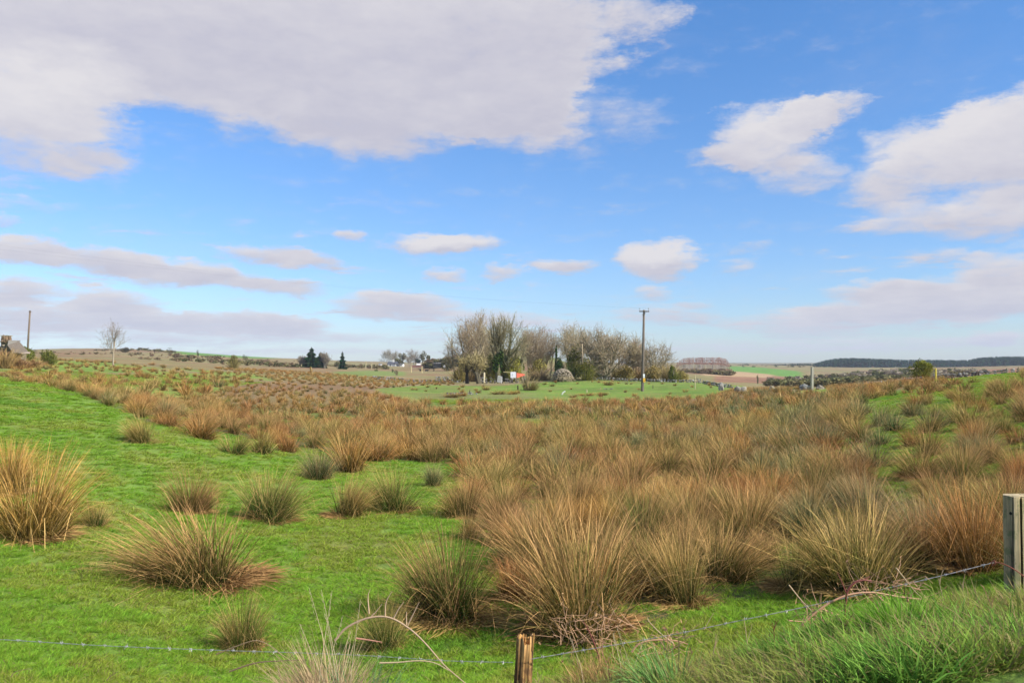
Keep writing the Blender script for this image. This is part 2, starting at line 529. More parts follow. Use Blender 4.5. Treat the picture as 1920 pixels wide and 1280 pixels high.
M_RUSH = attr_mat('rush_stems', trans=0.2, rough=0.35, spec=0.1, obj_vary=0.10)
M_GRASS = attr_mat('grass_blades', trans=0.35, rough=0.4, spec=0.1, obj_vary=0.12)
M_BARK = attr_mat('bark', rough=0.9, nscale=6, namp=0.35, bump=0.6, obj_vary=0.08)
M_TWIG = attr_mat('twigs', rough=0.85, obj_vary=0.10)
M_LEAF = attr_mat('leaves', trans=0.3, rough=0.4, spec=0.1, obj_vary=0.10)
M_STONE = attr_mat('limestone', rough=0.92, nscale=7, namp=0.5, bump=0.8, obj_vary=0.12)
HAZE_DENSITY = 0.00015
M_PLAIN = attr_mat('weathered_paint', rough=0.7, nscale=3, namp=0.25)
M_CONC = attr_mat('concrete', rough=0.9, nscale=9, namp=0.35, bump=0.4)
M_CANE = attr_mat('bramble_cane', rough=0.6, nscale=60, namp=0.3)
M_METAL = attr_mat('galvanised_wire', rough=0.45, spec=0.6, nscale=90, namp=0.35)
M_METAL.node_tree.nodes['Principled BSDF'].inputs['Metallic'].default_value = 0.35


def wood_mat(name, a, b, c, scale=1.0):
    m = bpy.data.materials.new(name); m.use_nodes = True
    g = NT(m.node_tree); p = g.n['Principled BSDF']
    tc = g.new('ShaderNodeTexCoord')
    mp = g.new('ShaderNodeMapping'); g.l.new(tc.outputs['Object'], mp.inputs[0]); mp.inputs['Scale'].default_value = (scale, scale, scale * 0.045)
    n = g.noise(mp.outputs[0], 75, 6, 0.7, 0.4)
    n2 = g.noise(tc.outputs['Object'], 16, 5, 0.7)
    n3 = g.noise(mp.outputs[0], 22, 3, 0.6, 1.0)
    col = g.mix(g.mapr(n, 0.38, 0.62), a, b)
    col = g.mix(g.mapr(n2, 0.50, 0.62, 0, 0.75), col, c)
    crack = g.mapr(n3, 0.60, 0.66)
    col = g.mix(g.math('MULTIPLY', crack, 0.8), col, (0.03, 0.025, 0.02, 1))
    at_ = g.new('ShaderNodeAttribute', attribute_name='col')
    col = g.mix(1.0, col, at_.outputs['Color'], 'MULTIPLY')
    g.l.new(col, p.inputs['Base Color'])
    p.inputs['Roughness'].default_value = 0.88
    p.inputs['Specular IOR Level'].default_value = 0.2
    bp = g.new('ShaderNodeBump'); bp.inputs['Strength'].default_value = 0.9; bp.inputs['Distance'].default_value = 0.006
    g.l.new(g.math('SUBTRACT', n, g.math('MULTIPLY', crack, 1.5)), bp.inputs['Height']); g.l.new(bp.outputs[0], p.inputs['Normal'])
    return m


# ------------------------------------------------------------------ ground cover
def inpoly(px, py, poly):
    px = np.asarray(px); py = np.asarray(py)
    c = np.zeros(px.shape, bool)
    n = len(poly)
    for i in range(n):
        x1, y1 = poly[i]; x2, y2 = poly[(i + 1) % n]
        cond = ((y1 > py) != (y2 > py))
        xi = (x2 - x1) * (py - y1) / ((y2 - y1) if y2 != y1 else 1e-9) + x1
        c ^= cond & (px < xi)
    return c


BED = [(-40, 700), (40, 712), (110, 728), (200, 760), (265, 790), (340, 805), (430, 815), (560, 840), (700, 862), (880, 872), (880, 915),
       (850, 965), (880, 1010), (950, 1060), (960, 1130), (1000, 1190), (1180, 1190), (1290, 1150), (1420, 1120), (1600, 1105), (1900, 1075), (2300, 1075),
       (2300, 875), (1900, 885), (1780, 915), (1680, 945), (1575, 905), (1555, 850), (1590, 805), (1630, 775), (1620, 752), (1700, 734), (1800, 722),
       (1780, 714), (1500, 724), (1300, 736), (1150, 746), (1010, 752), (920, 757), (840, 758), (770, 747), (680, 736), (520, 718), (440, 722),
       (400, 738), (330, 748), (230, 748), (140, 728), (60, 706), (0, 696)]
LEFT_PASTURE = [(-500, 668), (130, 664), (240, 685), (470, 700), (520, 716), (440, 722), (400, 738), (330, 748), (230, 748), (140, 728), (60, 706), (-500, 690)]
RIGHT_GREEN = [(1680, 935), (1590, 905), (1570, 850), (1600, 800), (1640, 770), (1630, 745), (1700, 728), (1780, 712), (2300, 700), (2300, 860), (1900, 870), (1780, 905)]
MID_GREEN = [(700, 729), (800, 722), (900, 724), (1000, 719), (1050, 712), (1110, 711), (1300, 715), (1400, 724), (1330, 745), (1150, 756), (1000, 762), (930, 768), (830, 768), (760, 752)]
FAR_MOOR = [(400, 690), (850, 690), (850, 735), (770, 738), (680, 728), (520, 716), (470, 700)]
BARE_SPOTS = [(800, 790, 60, 7), (840, 765, 40, 6), (1010, 850, 60, 10), (1000, 790, 50, 6), (1715, 935, 40, 20), (1300, 800, 60, 6), (700, 800, 30, 5), (1130, 835, 40, 6), (1525, 732, 30, 7)]

GRASS_C = np.array([0.180, 0.290, 0.036]); GRASS_Y = np.array([0.29, 0.28, 0.065]); GRASS_D = np.array([0.120, 0.215, 0.030])
LITTER = np.array([0.11, 0.115, 0.038]); MOOR = np.array([0.31, 0.215, 0.105]); MOOR_G = np.array([0.22, 0.21, 0.07]); HEATH = np.array([0.24, 0.125, 0.065])


def cover(X, Y, Z):
    n = len(X)
    px, py = project(X, Y, Z)
    wob = (fbm(X / 3.0, Y / 3.0, 5, 3) - .5)
    jx = px + wob * 900 / np.maximum(Y, 8) * 2; jy = py + wob * 300 / np.maximum(Y, 8)
    n1 = fbm(X / 1.3, Y / 1.3, 41, 4)[:, None]; n2 = fbm(X / 5.0, Y / 5.0, 47, 4)[:, None]
    near = GRASS_C * (1 - n1) + GRASS_C * n1
    near = near + (GRASS_Y - near) * np.clip((n1 - .5) * 2.6, 0, 1) + (GRASS_D - near) * np.clip((.47 - n2) * 4, 0, .8)
    col = near.copy()
    # beyond the rough field
    n3 = fbm(X / 9, Y / 16, 61, 4)[:, None]; n4 = fbm(X / 30, Y / 55, 67, 4)[:, None]
    moor = MOOR * (1 - n3) + MOOR_G * n3
    moor = moor + (HEATH - moor) * np.clip((n4 - .5) * 4, 0, .8)
    moor = moor + (MOOR_G * 0.9 - moor) * np.clip((.46 - n4) * 4, 0, .7)
    m = (Y > 62)
    col[m] = moor[m]
    inbed = inpoly(jx, jy, BED) & (Y < 110)
    lit = LITTER * (0.7 + 0.6 * n1) + (near - LITTER) * np.clip((n2 - .45) * 3, 0, .6)
    spot = np.zeros(n, bool)
    for (a, b, ra, rb) in BARE_SPOTS:
        spot |= ((jx - a) / ra) ** 2 + ((jy - b) / rb) ** 2 < 1
    col[inbed] = lit[inbed]
    col[inbed & spot] = near[inbed & spot]
    col[inbed & (Y > 45) & ~spot] = (moor * .9)[inbed & (Y > 45) & ~spot]
    # beds behind the visible crests stay rough moor; green fields by their own outline
    g1 = inpoly(jx, jy, LEFT_PASTURE) & (Y > 34) & (Y < 135)
    g1 &= (fbm(X / 6, Y / 6, 77, 3) > 0.36)
    col[g1] = near[g1]
    g2 = inpoly(px, py, MID_GREEN) & (Y > 50) & (Y < 135)
    col[g2] = (near * .92 + (MOOR_G - near * .92) * np.clip((n3 - .42) * 3.2, 0, .75))[g2]
    g3 = inpoly(jx, jy, RIGHT_GREEN) & (Y < 62)
    col[g3] = near[g3]
    g4 = inpoly(px, py, [(325, 654), (420, 660), (520, 672), (470, 672), (400, 668), (330, 664)]) & (Y > 350)
    col[g4] = np.array([.13, .25, .05])
    g5 = inpoly(px, py, [(1368, 686), (1420, 688), (1504, 697), (1504, 708), (1440, 703), (1368, 696)]) & (Y > 380)
    col[g5] = np.array([.13, .27, .04])
    g6 = inpoly(px, py, [(620, 697), (690, 695), (760, 697), (760, 704), (640, 706)]) & (Y > 110) & (Y < 400)
    col[g6] = np.array([.19, .24, .06])
    g7 = inpoly(px, py, [(1340, 700), (1500, 708), (1640, 712), (1640, 724), (1340, 716)]) & (Y > 120)
    col[g7] = (HEATH * 1.1 * (0.7 + .6 * n3))[g7]
    g8 = inpoly(px, py, [(1310, 697), (1380, 696), (1450, 702), (1440, 708), (1320, 704)]) & (Y > 120)
    col[g8] = np.array([.42, .28, .14])
    g9 = (px > 1760) & (Y > 75) & (Y < 700)
    col[g9] = (np.array([.30, .155, .07]) * (0.65 + .7 * n3))[g9]
    w10 = np.clip(2.2 * np.exp(-(((X + 3) / 30) ** 2 + ((Y - 410) / 62) ** 2)) - .35, 0, 1)[:, None]
    hc = np.array([.17, .15, .055]) * (0.7 + .6 * n3) + 0 * n4
    hc = hc + (np.array([.14, .22, .05]) - hc) * np.clip((px[:, None] - 960) / 60, 0, 1) * .8
    col = col + (hc - col) * w10
    far = np.clip((Y - 1100) / 2500, 0, 1)[:, None]
    col = col + (np.array([.10, .13, .10]) - col) * far  # distant ground fades to hazy blue-green, haze mixed into its colour
    # the verge by the road: lusher, patchier
    vg = (Y < 5.6)
    vc = GRASS_C * .8 + (np.array([.25, .19, .08]) - GRASS_C * .8) * np.clip((n1 - .5) * 5, 0, .8)
    col[vg] = vc[vg]
    return np.clip(col, 0, 1)


def build_ground():
    nx, ny = 600, 560
    sx = np.linspace(-1, 1, nx); b = 8.0; a = 2800 / math.sinh(b)
    xs = a * np.sinh(b * sx)
    sy = np.linspace(-.52, 1, ny)
    ys = a * np.sinh(b * sy) + 5.0
    X, Y = np.meshgrid(xs, ys)
    X = X.ravel(); Y = Y.ravel()
    Z = ground(X, Y)
    V = np.stack([X, Y, Z], 1)
    idx = np.arange(nx * ny).reshape(ny, nx)
    Fq = np.stack([idx[:-1, :-1], idx[:-1, 1:], idx[1:, 1:], idx[1:, :-1]], -1).reshape(-1, 4)
    cols = cover(X, Y, Z)
    m = bpy.data.materials.new('field_ground'); m.use_nodes = True
    g = NT(m.node_tree); p = g.n['Principled BSDF']
    at_ = g.new('ShaderNodeAttribute', attribute_name='col')
    tc = g.new('ShaderNodeTexCoord')
    P = tc.outputs['Object']
    n1 = g.noise(P, 9.0, 6, 0.7); n2 = g.noise(P, 0.9, 5, 0.6); n3 = g.noise(P, 0.09, 5, 0.65)
    f = g.math('ADD', g.math('MULTIPLY', n1, 0.7), g.math('ADD', g.math('MULTIPLY', n2, 0.6), g.math('MULTIPLY', n3, 0.7)))
    cc = g.new('ShaderNodeCombineXYZ')
    for k in range(3): g.l.new(f, cc.inputs[k])
    c = g.mix(1.0, at_.outputs['Color'], cc.outputs[0], 'MULTIPLY')
    hs = g.new('ShaderNodeHueSaturation'); g.put(hs.inputs['Color'], c)
    g.put(hs.inputs['Hue'], g.math('MULTIPLY_ADD', n2, 0.03, 0.484)); hs.inputs['Saturation'].default_value = .94
    g.l.new(hs.outputs[0], p.inputs['Base Color'])
    p.inputs['Roughness'].default_value = 0.95
    p.inputs['Specular IOR Level'].default_value = 0.1
    bp = g.new('ShaderNodeBump'); bp.inputs['Strength'].default_value = 0.7; bp.inputs['Distance'].default_value = 0.12
    g.l.new(g.math('ADD', n1, g.math('MULTIPLY', n2, 2.0)), bp.inputs['Height']); g.l.new(bp.outputs[0], p.inputs['Normal'])
    me = np_mesh('ground', V, [Fq], cols, m, smooth=True)
    mesh_obj('ground', me, kind='structure', label='rolling rough pasture with a green slope and hollow running out to low hills')


build_ground()


# ------------------------------------------------------------------ blades
def blades(N, seed, radius, height, lean, colf, width, segs=3, bend=0.5, hvar=0.35, up=0.12, ell=1.0, spread=None, broken=0.0):
    """a tussock of N tapering blades; lean = outward tilt at the rim (radians); colf(t, q, k) -> colour arrays"""
    g = np.random.default_rng(seed)
    q = np.sqrt(g.random(N))                       # 0 centre .. 1 rim
    th = g.random(N) * 2 * np.pi
    bx = np.cos(th) * q * radius * ell; by = np.sin(th) * q * radius
    az = th + g.normal(0, .75, N)
    if spread:                                     # several shoots grown together, each leaning its own way
        K = spread
        ka = g.random(K) * 2 * np.pi; kr = g.uniform(.2, 1.0, K) * radius * .9
        kl = g.uniform(.72, 1.12, K); kt = g.uniform(0, .30, K)
        w = g.integers(0, K, N)
        bx = np.cos(ka[w]) * kr[w] + g.normal(0, radius * .24, N); by = np.sin(ka[w]) * kr[w] + g.normal(0, radius * .24, N)
        q = np.clip(np.hypot(bx, by) / radius, 0, 1.15)
        az = np.where(g.random(N) < .7, np.arctan2(by, bx), ka[w]) + g.normal(0, .7, N)
    tilt = up + lean * q ** 1.2 * g.uniform(.45, 1.15, N) + np.abs(g.normal(0, .08, N))
    L = height * (1 - hvar * g.random(N) ** 1.3) * (1 - .10 * q)
    if spread: L = L * kl[w]
    bd = bend * g.uniform(.2, 1.3, N) * (.35 + q)
    wr = g.uniform(.6, 1.3, N) * width
    sa = g.random(N) * 2 * np.pi
    side = np.stack([np.cos(sa), np.sin(sa), g.normal(0, .2, N)], 1)
    V = []; C = []
    ts = np.linspace(0, 1, segs + 1)
    pos = np.stack([bx, by, np.full(N, -.03)], 1)
    kk = g.random(N)
    kink = np.where(g.random(N) < broken, g.uniform(.3, .8, N), 9.0); ka_ = g.uniform(.5, 2.0, N); kz = g.normal(0, 1.2, N)
    for i, t in enumerate(ts):
        if i:
            a = np.minimum(tilt + bd * t * t + np.where(t > kink, ka_, 0), 2.6)
            az = az + np.where((t > kink) & (t - 1 / segs <= kink), kz, 0)
            st = L / segs
            pos = pos + np.stack([np.sin(a) * np.cos(az) * st, np.sin(a) * np.sin(az) * st, np.cos(a) * st], 1)
        w = wr * (1 - .75 * t ** 1.5)
        c = colf(t, q, kk)
        if i < segs:
            V += [pos - side * w[:, None] / 2, pos + side * w[:, None] / 2]; C += [c, c]
        else:
            V += [pos]; C += [c]
    n = len(V)
    V = np.stack(V, 1); V[:, :, 2] = np.maximum(V[:, :, 2], -.04)
    V = V.reshape(-1, 3); C = np.stack(C, 1).reshape(-1, 3)
    base = (np.arange(N) * n)[:, None]
    quads = []
    for i in range(segs - 1):
        quads.append(base + np.array([2 * i, 2 * i + 1, 2 * i + 3, 2 * i + 2]))
    quads = np.concatenate(quads) if quads else np.zeros((0, 4), int)
    tris = base + np.array([2 * segs - 2, 2 * segs - 1, 2 * segs])
    return V, quads, tris, C


def lerp3(a, b, f):
    return np.asarray(a) + (np.asarray(b) - np.asarray(a)) * np.clip(f, 0, 1)[:, None]


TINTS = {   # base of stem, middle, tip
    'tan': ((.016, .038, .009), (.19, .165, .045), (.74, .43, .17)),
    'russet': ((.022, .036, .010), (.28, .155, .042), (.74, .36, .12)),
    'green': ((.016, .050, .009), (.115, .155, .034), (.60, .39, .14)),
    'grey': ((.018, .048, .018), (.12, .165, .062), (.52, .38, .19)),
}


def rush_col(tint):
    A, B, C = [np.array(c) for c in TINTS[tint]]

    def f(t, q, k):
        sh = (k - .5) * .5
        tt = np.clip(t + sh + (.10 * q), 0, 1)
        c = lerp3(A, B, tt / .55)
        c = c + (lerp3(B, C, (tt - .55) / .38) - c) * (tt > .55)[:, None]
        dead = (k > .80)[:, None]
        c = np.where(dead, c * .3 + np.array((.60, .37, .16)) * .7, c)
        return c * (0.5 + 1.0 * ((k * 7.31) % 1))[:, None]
    return f


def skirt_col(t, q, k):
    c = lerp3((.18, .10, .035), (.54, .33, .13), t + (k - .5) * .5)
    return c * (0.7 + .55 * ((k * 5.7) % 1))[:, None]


def rush_mesh(tint, seed, lod):
    """lod 0 near, 1 mid, 2 far: unit tussock about 1 m tall"""
    N, w, segs = ((1650, .0058, 5), (620, .0100, 3), (150, .029, 2))[lod]
    parts = []
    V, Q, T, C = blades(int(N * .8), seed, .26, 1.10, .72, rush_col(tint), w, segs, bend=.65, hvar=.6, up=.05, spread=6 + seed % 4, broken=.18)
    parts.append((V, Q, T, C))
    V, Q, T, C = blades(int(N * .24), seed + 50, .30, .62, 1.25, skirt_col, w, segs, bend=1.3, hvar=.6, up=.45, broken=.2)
    parts.append((V, Q, T, C))
    Vs, Qs, Ts, Cs = [], [], [], []
    o = 0
    for (V, Q, T, C) in parts:
        Vs.append(V); Qs.append(Q + o); Ts.append(T + o); Cs.append(C); o += len(V)
    return np_mesh('rush_tussock', np.concatenate(Vs), [np.concatenate(Qs), np.concatenate(Ts)], np.concatenate(Cs), M_RUSH)


RUSH = {}
for lod in (0, 1, 2):
    for ti, tint in enumerate(('tan', 'russet', 'green', 'grey')):
        for v in range(4 if lod == 0 else 3):
            RUSH[(lod, tint, v)] = rush_mesh(tint, 100 + 31 * lod + 7 * ti + v * 3, lod)


# ------------------------------------------------------------------ scatter by geometry nodes (uncountable growth only)
def scatter(name, pts, rot, scl, idx, meshes, tilt=None, **kw):
    me = bpy.data.meshes.new(name)
    me.vertices.add(len(pts)); me.vertices.foreach_set('co', np.asarray(pts, np.float32).ravel())
    a = me.attributes.new('rot', 'FLOAT_VECTOR', 'POINT')
    rr = np.zeros((len(pts), 3), np.float32); rr[:, 2] = rot
    if tilt is not None: rr[:, :2] = tilt
    a.data.foreach_set('vector', rr.ravel())
    a = me.attributes.new('scl', 'FLOAT_VECTOR', 'POINT'); a.data.foreach_set('vector', np.asarray(scl, np.float32).ravel())
    a = me.attributes.new('idx', 'INT', 'POINT'); a.data.foreach_set('value', np.asarray(idx, np.int32))
    me.update()
    o = mesh_obj(name, me, **kw)
    col = bpy.data.collections.new(name + '_kinds')
    for i, m in enumerate(meshes):
        col.objects.link(bpy.data.objects.new('%s_kind_%02d' % (name, i), m))
    ng = bpy.data.node_groups.new(name + '_scatter', 'GeometryNodeTree')
    ng.interface.new_socket('Geometry', in_out='INPUT', socket_type='NodeSocketGeometry')
    ng.interface.new_socket('Geometry', in_out='OUTPUT', socket_type='NodeSocketGeometry')
    n = ng.nodes; l = ng.links
    gi = n.new('NodeGroupInput'); go = n.new('NodeGroupOutput')
    ci = n.new('GeometryNodeCollectionInfo'); ci.inputs['Collection'].default_value = col
    ci.inputs['Separate Children'].default_value = True; ci.inputs['Reset Children'].default_value = True
    iop = n.new('GeometryNodeInstanceOnPoints')
    l.new(gi.outputs[0], iop.inputs['Points']); l.new(ci.outputs[0], iop.inputs['Instance'])
    iop.inputs['Pick Instance'].default_value = True

    def na(nm, dt):
        q = n.new('GeometryNodeInputNamedAttribute'); q.data_type = dt; q.inputs[0].default_value = nm
        return q.outputs[0]
    l.new(na('idx', 'INT'), iop.inputs['Instance Index'])
    e2r = n.new('FunctionNodeEulerToRotation'); l.new(na('rot', 'FLOAT_VECTOR'), e2r.inputs[0])
    l.new(e2r.outputs[0], iop.inputs['Rotation'])
    l.new(na('scl', 'FLOAT_VECTOR'), iop.inputs['Scale'])
    l.new(iop.outputs[0], go.inputs[0])
    md = o.modifiers.new('scatter', 'NODES'); md.node_group = ng
    return o


# ------------------------------------------------------------------ rush tussocks
def nice_tussock(px, py, w, h, tint, label, var=0, lean=0.0):
    """a tussock given by the foot row, width and height it has in the photograph"""
    X, Y = hit(px, py, 5.6)
    H = h / F * Y; W = w / F * Y
    o = mesh_obj('rush_tussock', RUSH[(0 if Y < 21 else 1, tint, var % (4 if Y < 21 else 3))], loc=(X, Y + W * .18, gz(X, Y + W * .18)))
    o.scale = (W / 1.22, W / 1.22 * .95, H / .86)
    o.rotation_euler = (0, lean, rnd.uniform(0, 6.28))
    placed.append((X, Y + W * .18, W * .42))
    tag(o, label, 'rush tussock', 'rush tussocks standing clear in the green field')
    if w >= 100 and Y < 17:
        k = 1.25 if 'fringe' in label else .82
        sk = mesh_obj('straw_skirt', SKIRT[var % 3], o)
        sk.scale = (k, k, 1.0); sk.rotation_euler = (0, 0, var * 1.1)
    return o


SKIRT = []
for k in range(3):
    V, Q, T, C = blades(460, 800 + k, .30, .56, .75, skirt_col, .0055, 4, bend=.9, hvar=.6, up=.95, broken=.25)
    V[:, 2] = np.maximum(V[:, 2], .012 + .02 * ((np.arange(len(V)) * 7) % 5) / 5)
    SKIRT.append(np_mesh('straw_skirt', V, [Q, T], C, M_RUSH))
placed = []
HAND = [
    (30, 1015, 250, 175, 'russet', 'big russet rush tussock on the green slope, cut by the frame edge'),
    (2, 930, 130, 100, 'russet', 'russet rush tussock half hidden behind the big one on the green slope'),
    (175, 990, 75, 48, 'green', 'small thin green rush tuft beside the big russet tussock on the slope'),
    (385, 1108, 320, 165, 'tan', 'large round rush tussock on open grass, dark green heart and tan spreading tips'),
    (350, 962, 115, 82, 'tan', 'brownish rush tussock behind the large round one, beside a wider greener one'),
    (490, 980, 165, 100, 'green', 'wide olive and brown rush tussock behind the large round one'),
    (447, 1222, 120, 110, 'green', 'upright yellow-green rush tuft on the grass just above the fence wire'),
    (638, 972, 105, 84, 'tan', 'tan rush tussock standing alone on grass with straw lying at its foot'),
    (735, 962, 120, 84, 'green', 'dark green rush tussock with reddish tips next to a tan one on grass'),
    (592, 900, 90, 62, 'grey', 'grey-green low rush tussock in front of the tall russet clump'),
    (650, 888, 115, 88, 'russet', 'tall russet rush clump at the edge of the grass hollow'),
    (268, 832, 75, 58, 'tan', 'single tan rush tussock standing on the brow of the green slope'),
    (368, 822, 105, 52, 'russet', 'low wide russet rush tussock on the brow of the slope'),
    (432, 852, 80, 45, 'green', 'short green rush tussock at the foot of the brow'),
    (488, 852, 70, 62, 'tan', 'upright tan rush tussock with green foot at the edge of the hollow'),
    (535, 848, 65, 50, 'russet', 'small russet rush tussock leaning out over the grass hollow'),
    (715, 858, 70, 48, 'tan', 'first of three rush tussocks lined along the top of the grass hollow'),
    (768, 862, 75, 50, 'russet', 'middle one of three rush tussocks lined along the top of the grass hollow'),
    (840, 862, 80, 50, 'tan', 'last of three rush tussocks along the top of the grass hollow'),
    (812, 912, 62, 42, 'grey', 'little grey-green rush tuft alone in the grass hollow'),
    (868, 972, 100, 84, 'tan', 'tan rush tussock at the edge of the bed with shade on the grass beside it'),
    (925, 925, 110, 66, 'tan', 'tan rush tussock behind the shaded one at the edge of the bed'),
    (848, 1168, 250, 178, 'green', 'large dark green rush tussock with a fringe of fallen orange straw at its foot'),
    (880, 1012, 80, 58, 'tan', 'small tan rush tussock just behind the fringed green one'),
    (1095, 1200, 340, 250, 'tan', 'biggest rush tussock, tall tan fountain of stems behind the broken stake'),
    (1010, 1075, 210, 140, 'tan', 'pale tan rush tussock between the fringed green one and the biggest one'),
    (1210, 1035, 190, 130, 'green', 'green-hearted rush tussock behind the biggest one'),
    (1295, 1140, 180, 150, 'tan', 'upright tan rush tussock beside the biggest one, with yellow-green foot'),
    (718, 1222, 105, 100, 'green', 'bright green rush tuft under the arching bramble cane'),
    (1410, 1030, 190, 130, 'tan', 'tall tan rush tussock with a dark gap beside it, thick of the bed'),
    (1645, 1118, 300, 185, 'tan', 'broad tan rush tussock behind the tangled bramble canes on the wire'),
    (1500, 1112, 170, 140, 'tan', 'tan rush tussock behind the wire, in front of a dark green hollow'),
    (1850, 1075, 200, 190, 'russet', 'tall russet rush tussock close behind the square fence post'),
    (1745, 1070, 160, 130, 'tan', 'tan rush tussock between the broad one and the fence post'),
    (1535, 945, 160, 95, 'green', 'dark green rush tussock in the thick of the bed with blades lying over'),
    (1640, 1000, 160, 105, 'grey', 'grey-green rush tussock with long blades lying over to one side'),
    (1655, 800, 80, 55, 'grey', 'grey-green rush tussock at the edge of the green patch below the bushy thorn'),
    (1712, 775, 60, 36, 'green', 'greenish low rush tussock on the green patch below the yellow post'),
    (1748, 812, 62, 44, 'tan', 'tan rush tussock on the green patch with green turf all round it'),
    (1810, 752, 56, 30, 'tan', 'flat-topped tan rush tussock on the upper green patch below the gate posts'),
    (1892, 748, 62, 46, 'tan', 'tall tan rush tussock near the far wall end on the upper green patch'),
    (1735, 895, 125, 64, 'tan', 'wide tan rush tussock at the lower edge of the green patch'),
    (1825, 840, 66, 55, 'russet', 'narrow russet rush tussock with one flattened orange blade on the green patch'),
    (1800, 785, 34, 24, 'tan', 'tiny tan rush tussock beside a dark hole in the green patch'),
    (1870, 785, 46, 30, 'tan', 'small russet-topped rush tussock on the green bank below the far wall'),
    (1760, 700 + 82, 44, 30, 'green', 'small green rush tussock in the middle of the upper green patch'),
    (1890, 815, 70, 44, 'green', 'green and brown rush tussock on the bank above the fence post'),
]
for i, (px, py, w, h, tint, lab) in enumerate(HAND):
    nice_tussock(px, py, w, h, tint, lab, var=i, lean=-0.05)

# far pasture tussocks seen one by one, (column, foot row, width, height)
FARL = [(28, 704, 30, 18, 'russet'), (55, 698, 20, 14, 'russet'), (72, 695, 16, 14, 'tan'), (30, 724, 34, 20, 'tan'), (55, 727, 26, 22, 'russet'), (94, 710, 18, 12, 'russet'),
        (123, 711, 24, 20, 'russet'), (136, 724, 30, 20, 'tan'), (158, 712, 20, 14, 'tan'), (180, 703, 18, 11, 'tan'), (195, 716, 16, 14, 'russet'),
        (222, 722, 18, 13, 'russet'), (207, 725, 14, 8, 'green'), (232, 717, 20, 10, 'tan'), (65, 683, 18, 8, 'green'), (90, 680, 20, 9, 'tan'),
        (114, 684, 16, 8, 'tan'), (47, 682, 14, 9, 'russet'), (12, 672, 14, 9, 'tan'), (240, 703, 14, 10, 'green'), (255, 722, 26, 16, 'russet'),
        (290, 722, 24, 17, 'tan'), (258, 704, 16, 10, 'russet'), (285, 684, 14, 8, 'russet'), (306, 688, 16, 7, 'green'), (290, 697, 14, 10, 'russet'),
        (330, 733, 24, 14, 'tan'), (300, 742, 22, 14, 'russet'), (226, 745, 22, 10, 'tan'), (181, 738, 30, 18, 'tan'), (318, 706, 18, 11, 'russet'),
        (366, 706, 14, 10, 'russet'), (350, 718, 20, 11, 'russet'), (412, 700, 14, 8, 'tan'), (460, 710, 12, 8, 'green'), (470, 717, 18, 9, 'tan')]
NEAR_STRIP = [(850, 745, 44, 12, 'tan'), (868, 742, 30, 9, 'russet'), (935, 739, 46, 11, 'tan'), (962, 739, 32, 12, 'russet'), (1140, 722, 44, 10, 'tan'), (1098, 742, 40, 9, 'russet'),
              (1330, 723, 12, 9, 'russet'), (1130, 741, 34, 8, 'tan'), (1021, 721, 18, 6, 'green'), (1035, 724, 20, 6, 'green'), (912, 731, 24, 9, 'tan'), (1075, 745, 26, 8, 'tan')]
for i, (px, py, w, h, tint) in enumerate(NEAR_STRIP):
    X, Y = hit(px, py, 50)
    w2, h2 = w / F * Y, h / F * Y
    o = mesh_obj('rush_tussock', RUSH[(1, tint, i % 3)], loc=(X, Y, gz(X, Y)))
    o.scale = (w2 / 1.25, w2 / 1.6, h2 / .9); o.rotation_euler = (0, 0, i * 1.3)
    tag(o, '%s rush clump on the green strip, %s' % ('wide ' + ('tan' if tint == 'tan' else 'russet') if w > 28 else 'small ' + tint,
        ['before the hawthorns', 'by the twin-trunked hawthorn', 'between stake and thorn bush', 'beside the twiggy thorn bush', 'against the long wall', 'by the short pale post',
         'at the strip end by a thin post', 'near the short greenish stake', 'first of two below the stone heap', 'second of two below the stone heap', 'below the bent tin sheet', 'past the leaning white post'][i]), 'rush tussock', 'rush clumps on the green strip')
FAR_PL = ['by the ruin', 'below the leaning pole', 'below the gorse', 'before the bare tree', 'past the bare tree', 'below the hillside thorn']
for i, (px, py, w, h, tint) in enumerate(FARL):
    X, Y = hit(px, py, 37)
    w2, h2 = w / F * Y, h / F * Y
    if not (0.3 < h2 < 2.5): h2 = .8
    w2 = min(w2 * 1.15, 2.4); h2 *= 1.1
    o = mesh_obj('rush_tussock', RUSH[(1, tint, i % 3)], loc=(X, Y, gz(X, Y)))
    o.scale = (w2 / 1.4, w2 / 1.4, h2 / .95); o.rotation_euler = (0, 0, i * 1.7)
    placed.append((X, Y, w2 * .4))
    reg = FAR_PL[0] if px < 40 else FAR_PL[1] if px < 85 else FAR_PL[2] if px < 150 else FAR_PL[3] if px < 230 else FAR_PL[4] if px < 330 else FAR_PL[5]
    szz = 'largest' if w >= 30 else 'large' if w >= 26 else 'broad' if w >= 24 else 'medium' if w >= 20 else 'smallish' if w >= 18 else 'small' if w >= 16 else 'tiny'
    if h >= .78 * w: szz += ' upright'
    elif h < .5 * w: szz += ' flat'
    rowp = 'back row' if py < 690 else 'middle row' if py < 712 else 'by the brow'
    nm = {'tan': 'tan', 'russet': 'russet', 'green': 'green-footed'}[tint]
    tag(o, '%s %s rush tussock, far pasture, %s, %s' % (szz, nm, reg, rowp), 'rush tussock', 'rush tussocks dotted over the far pasture')


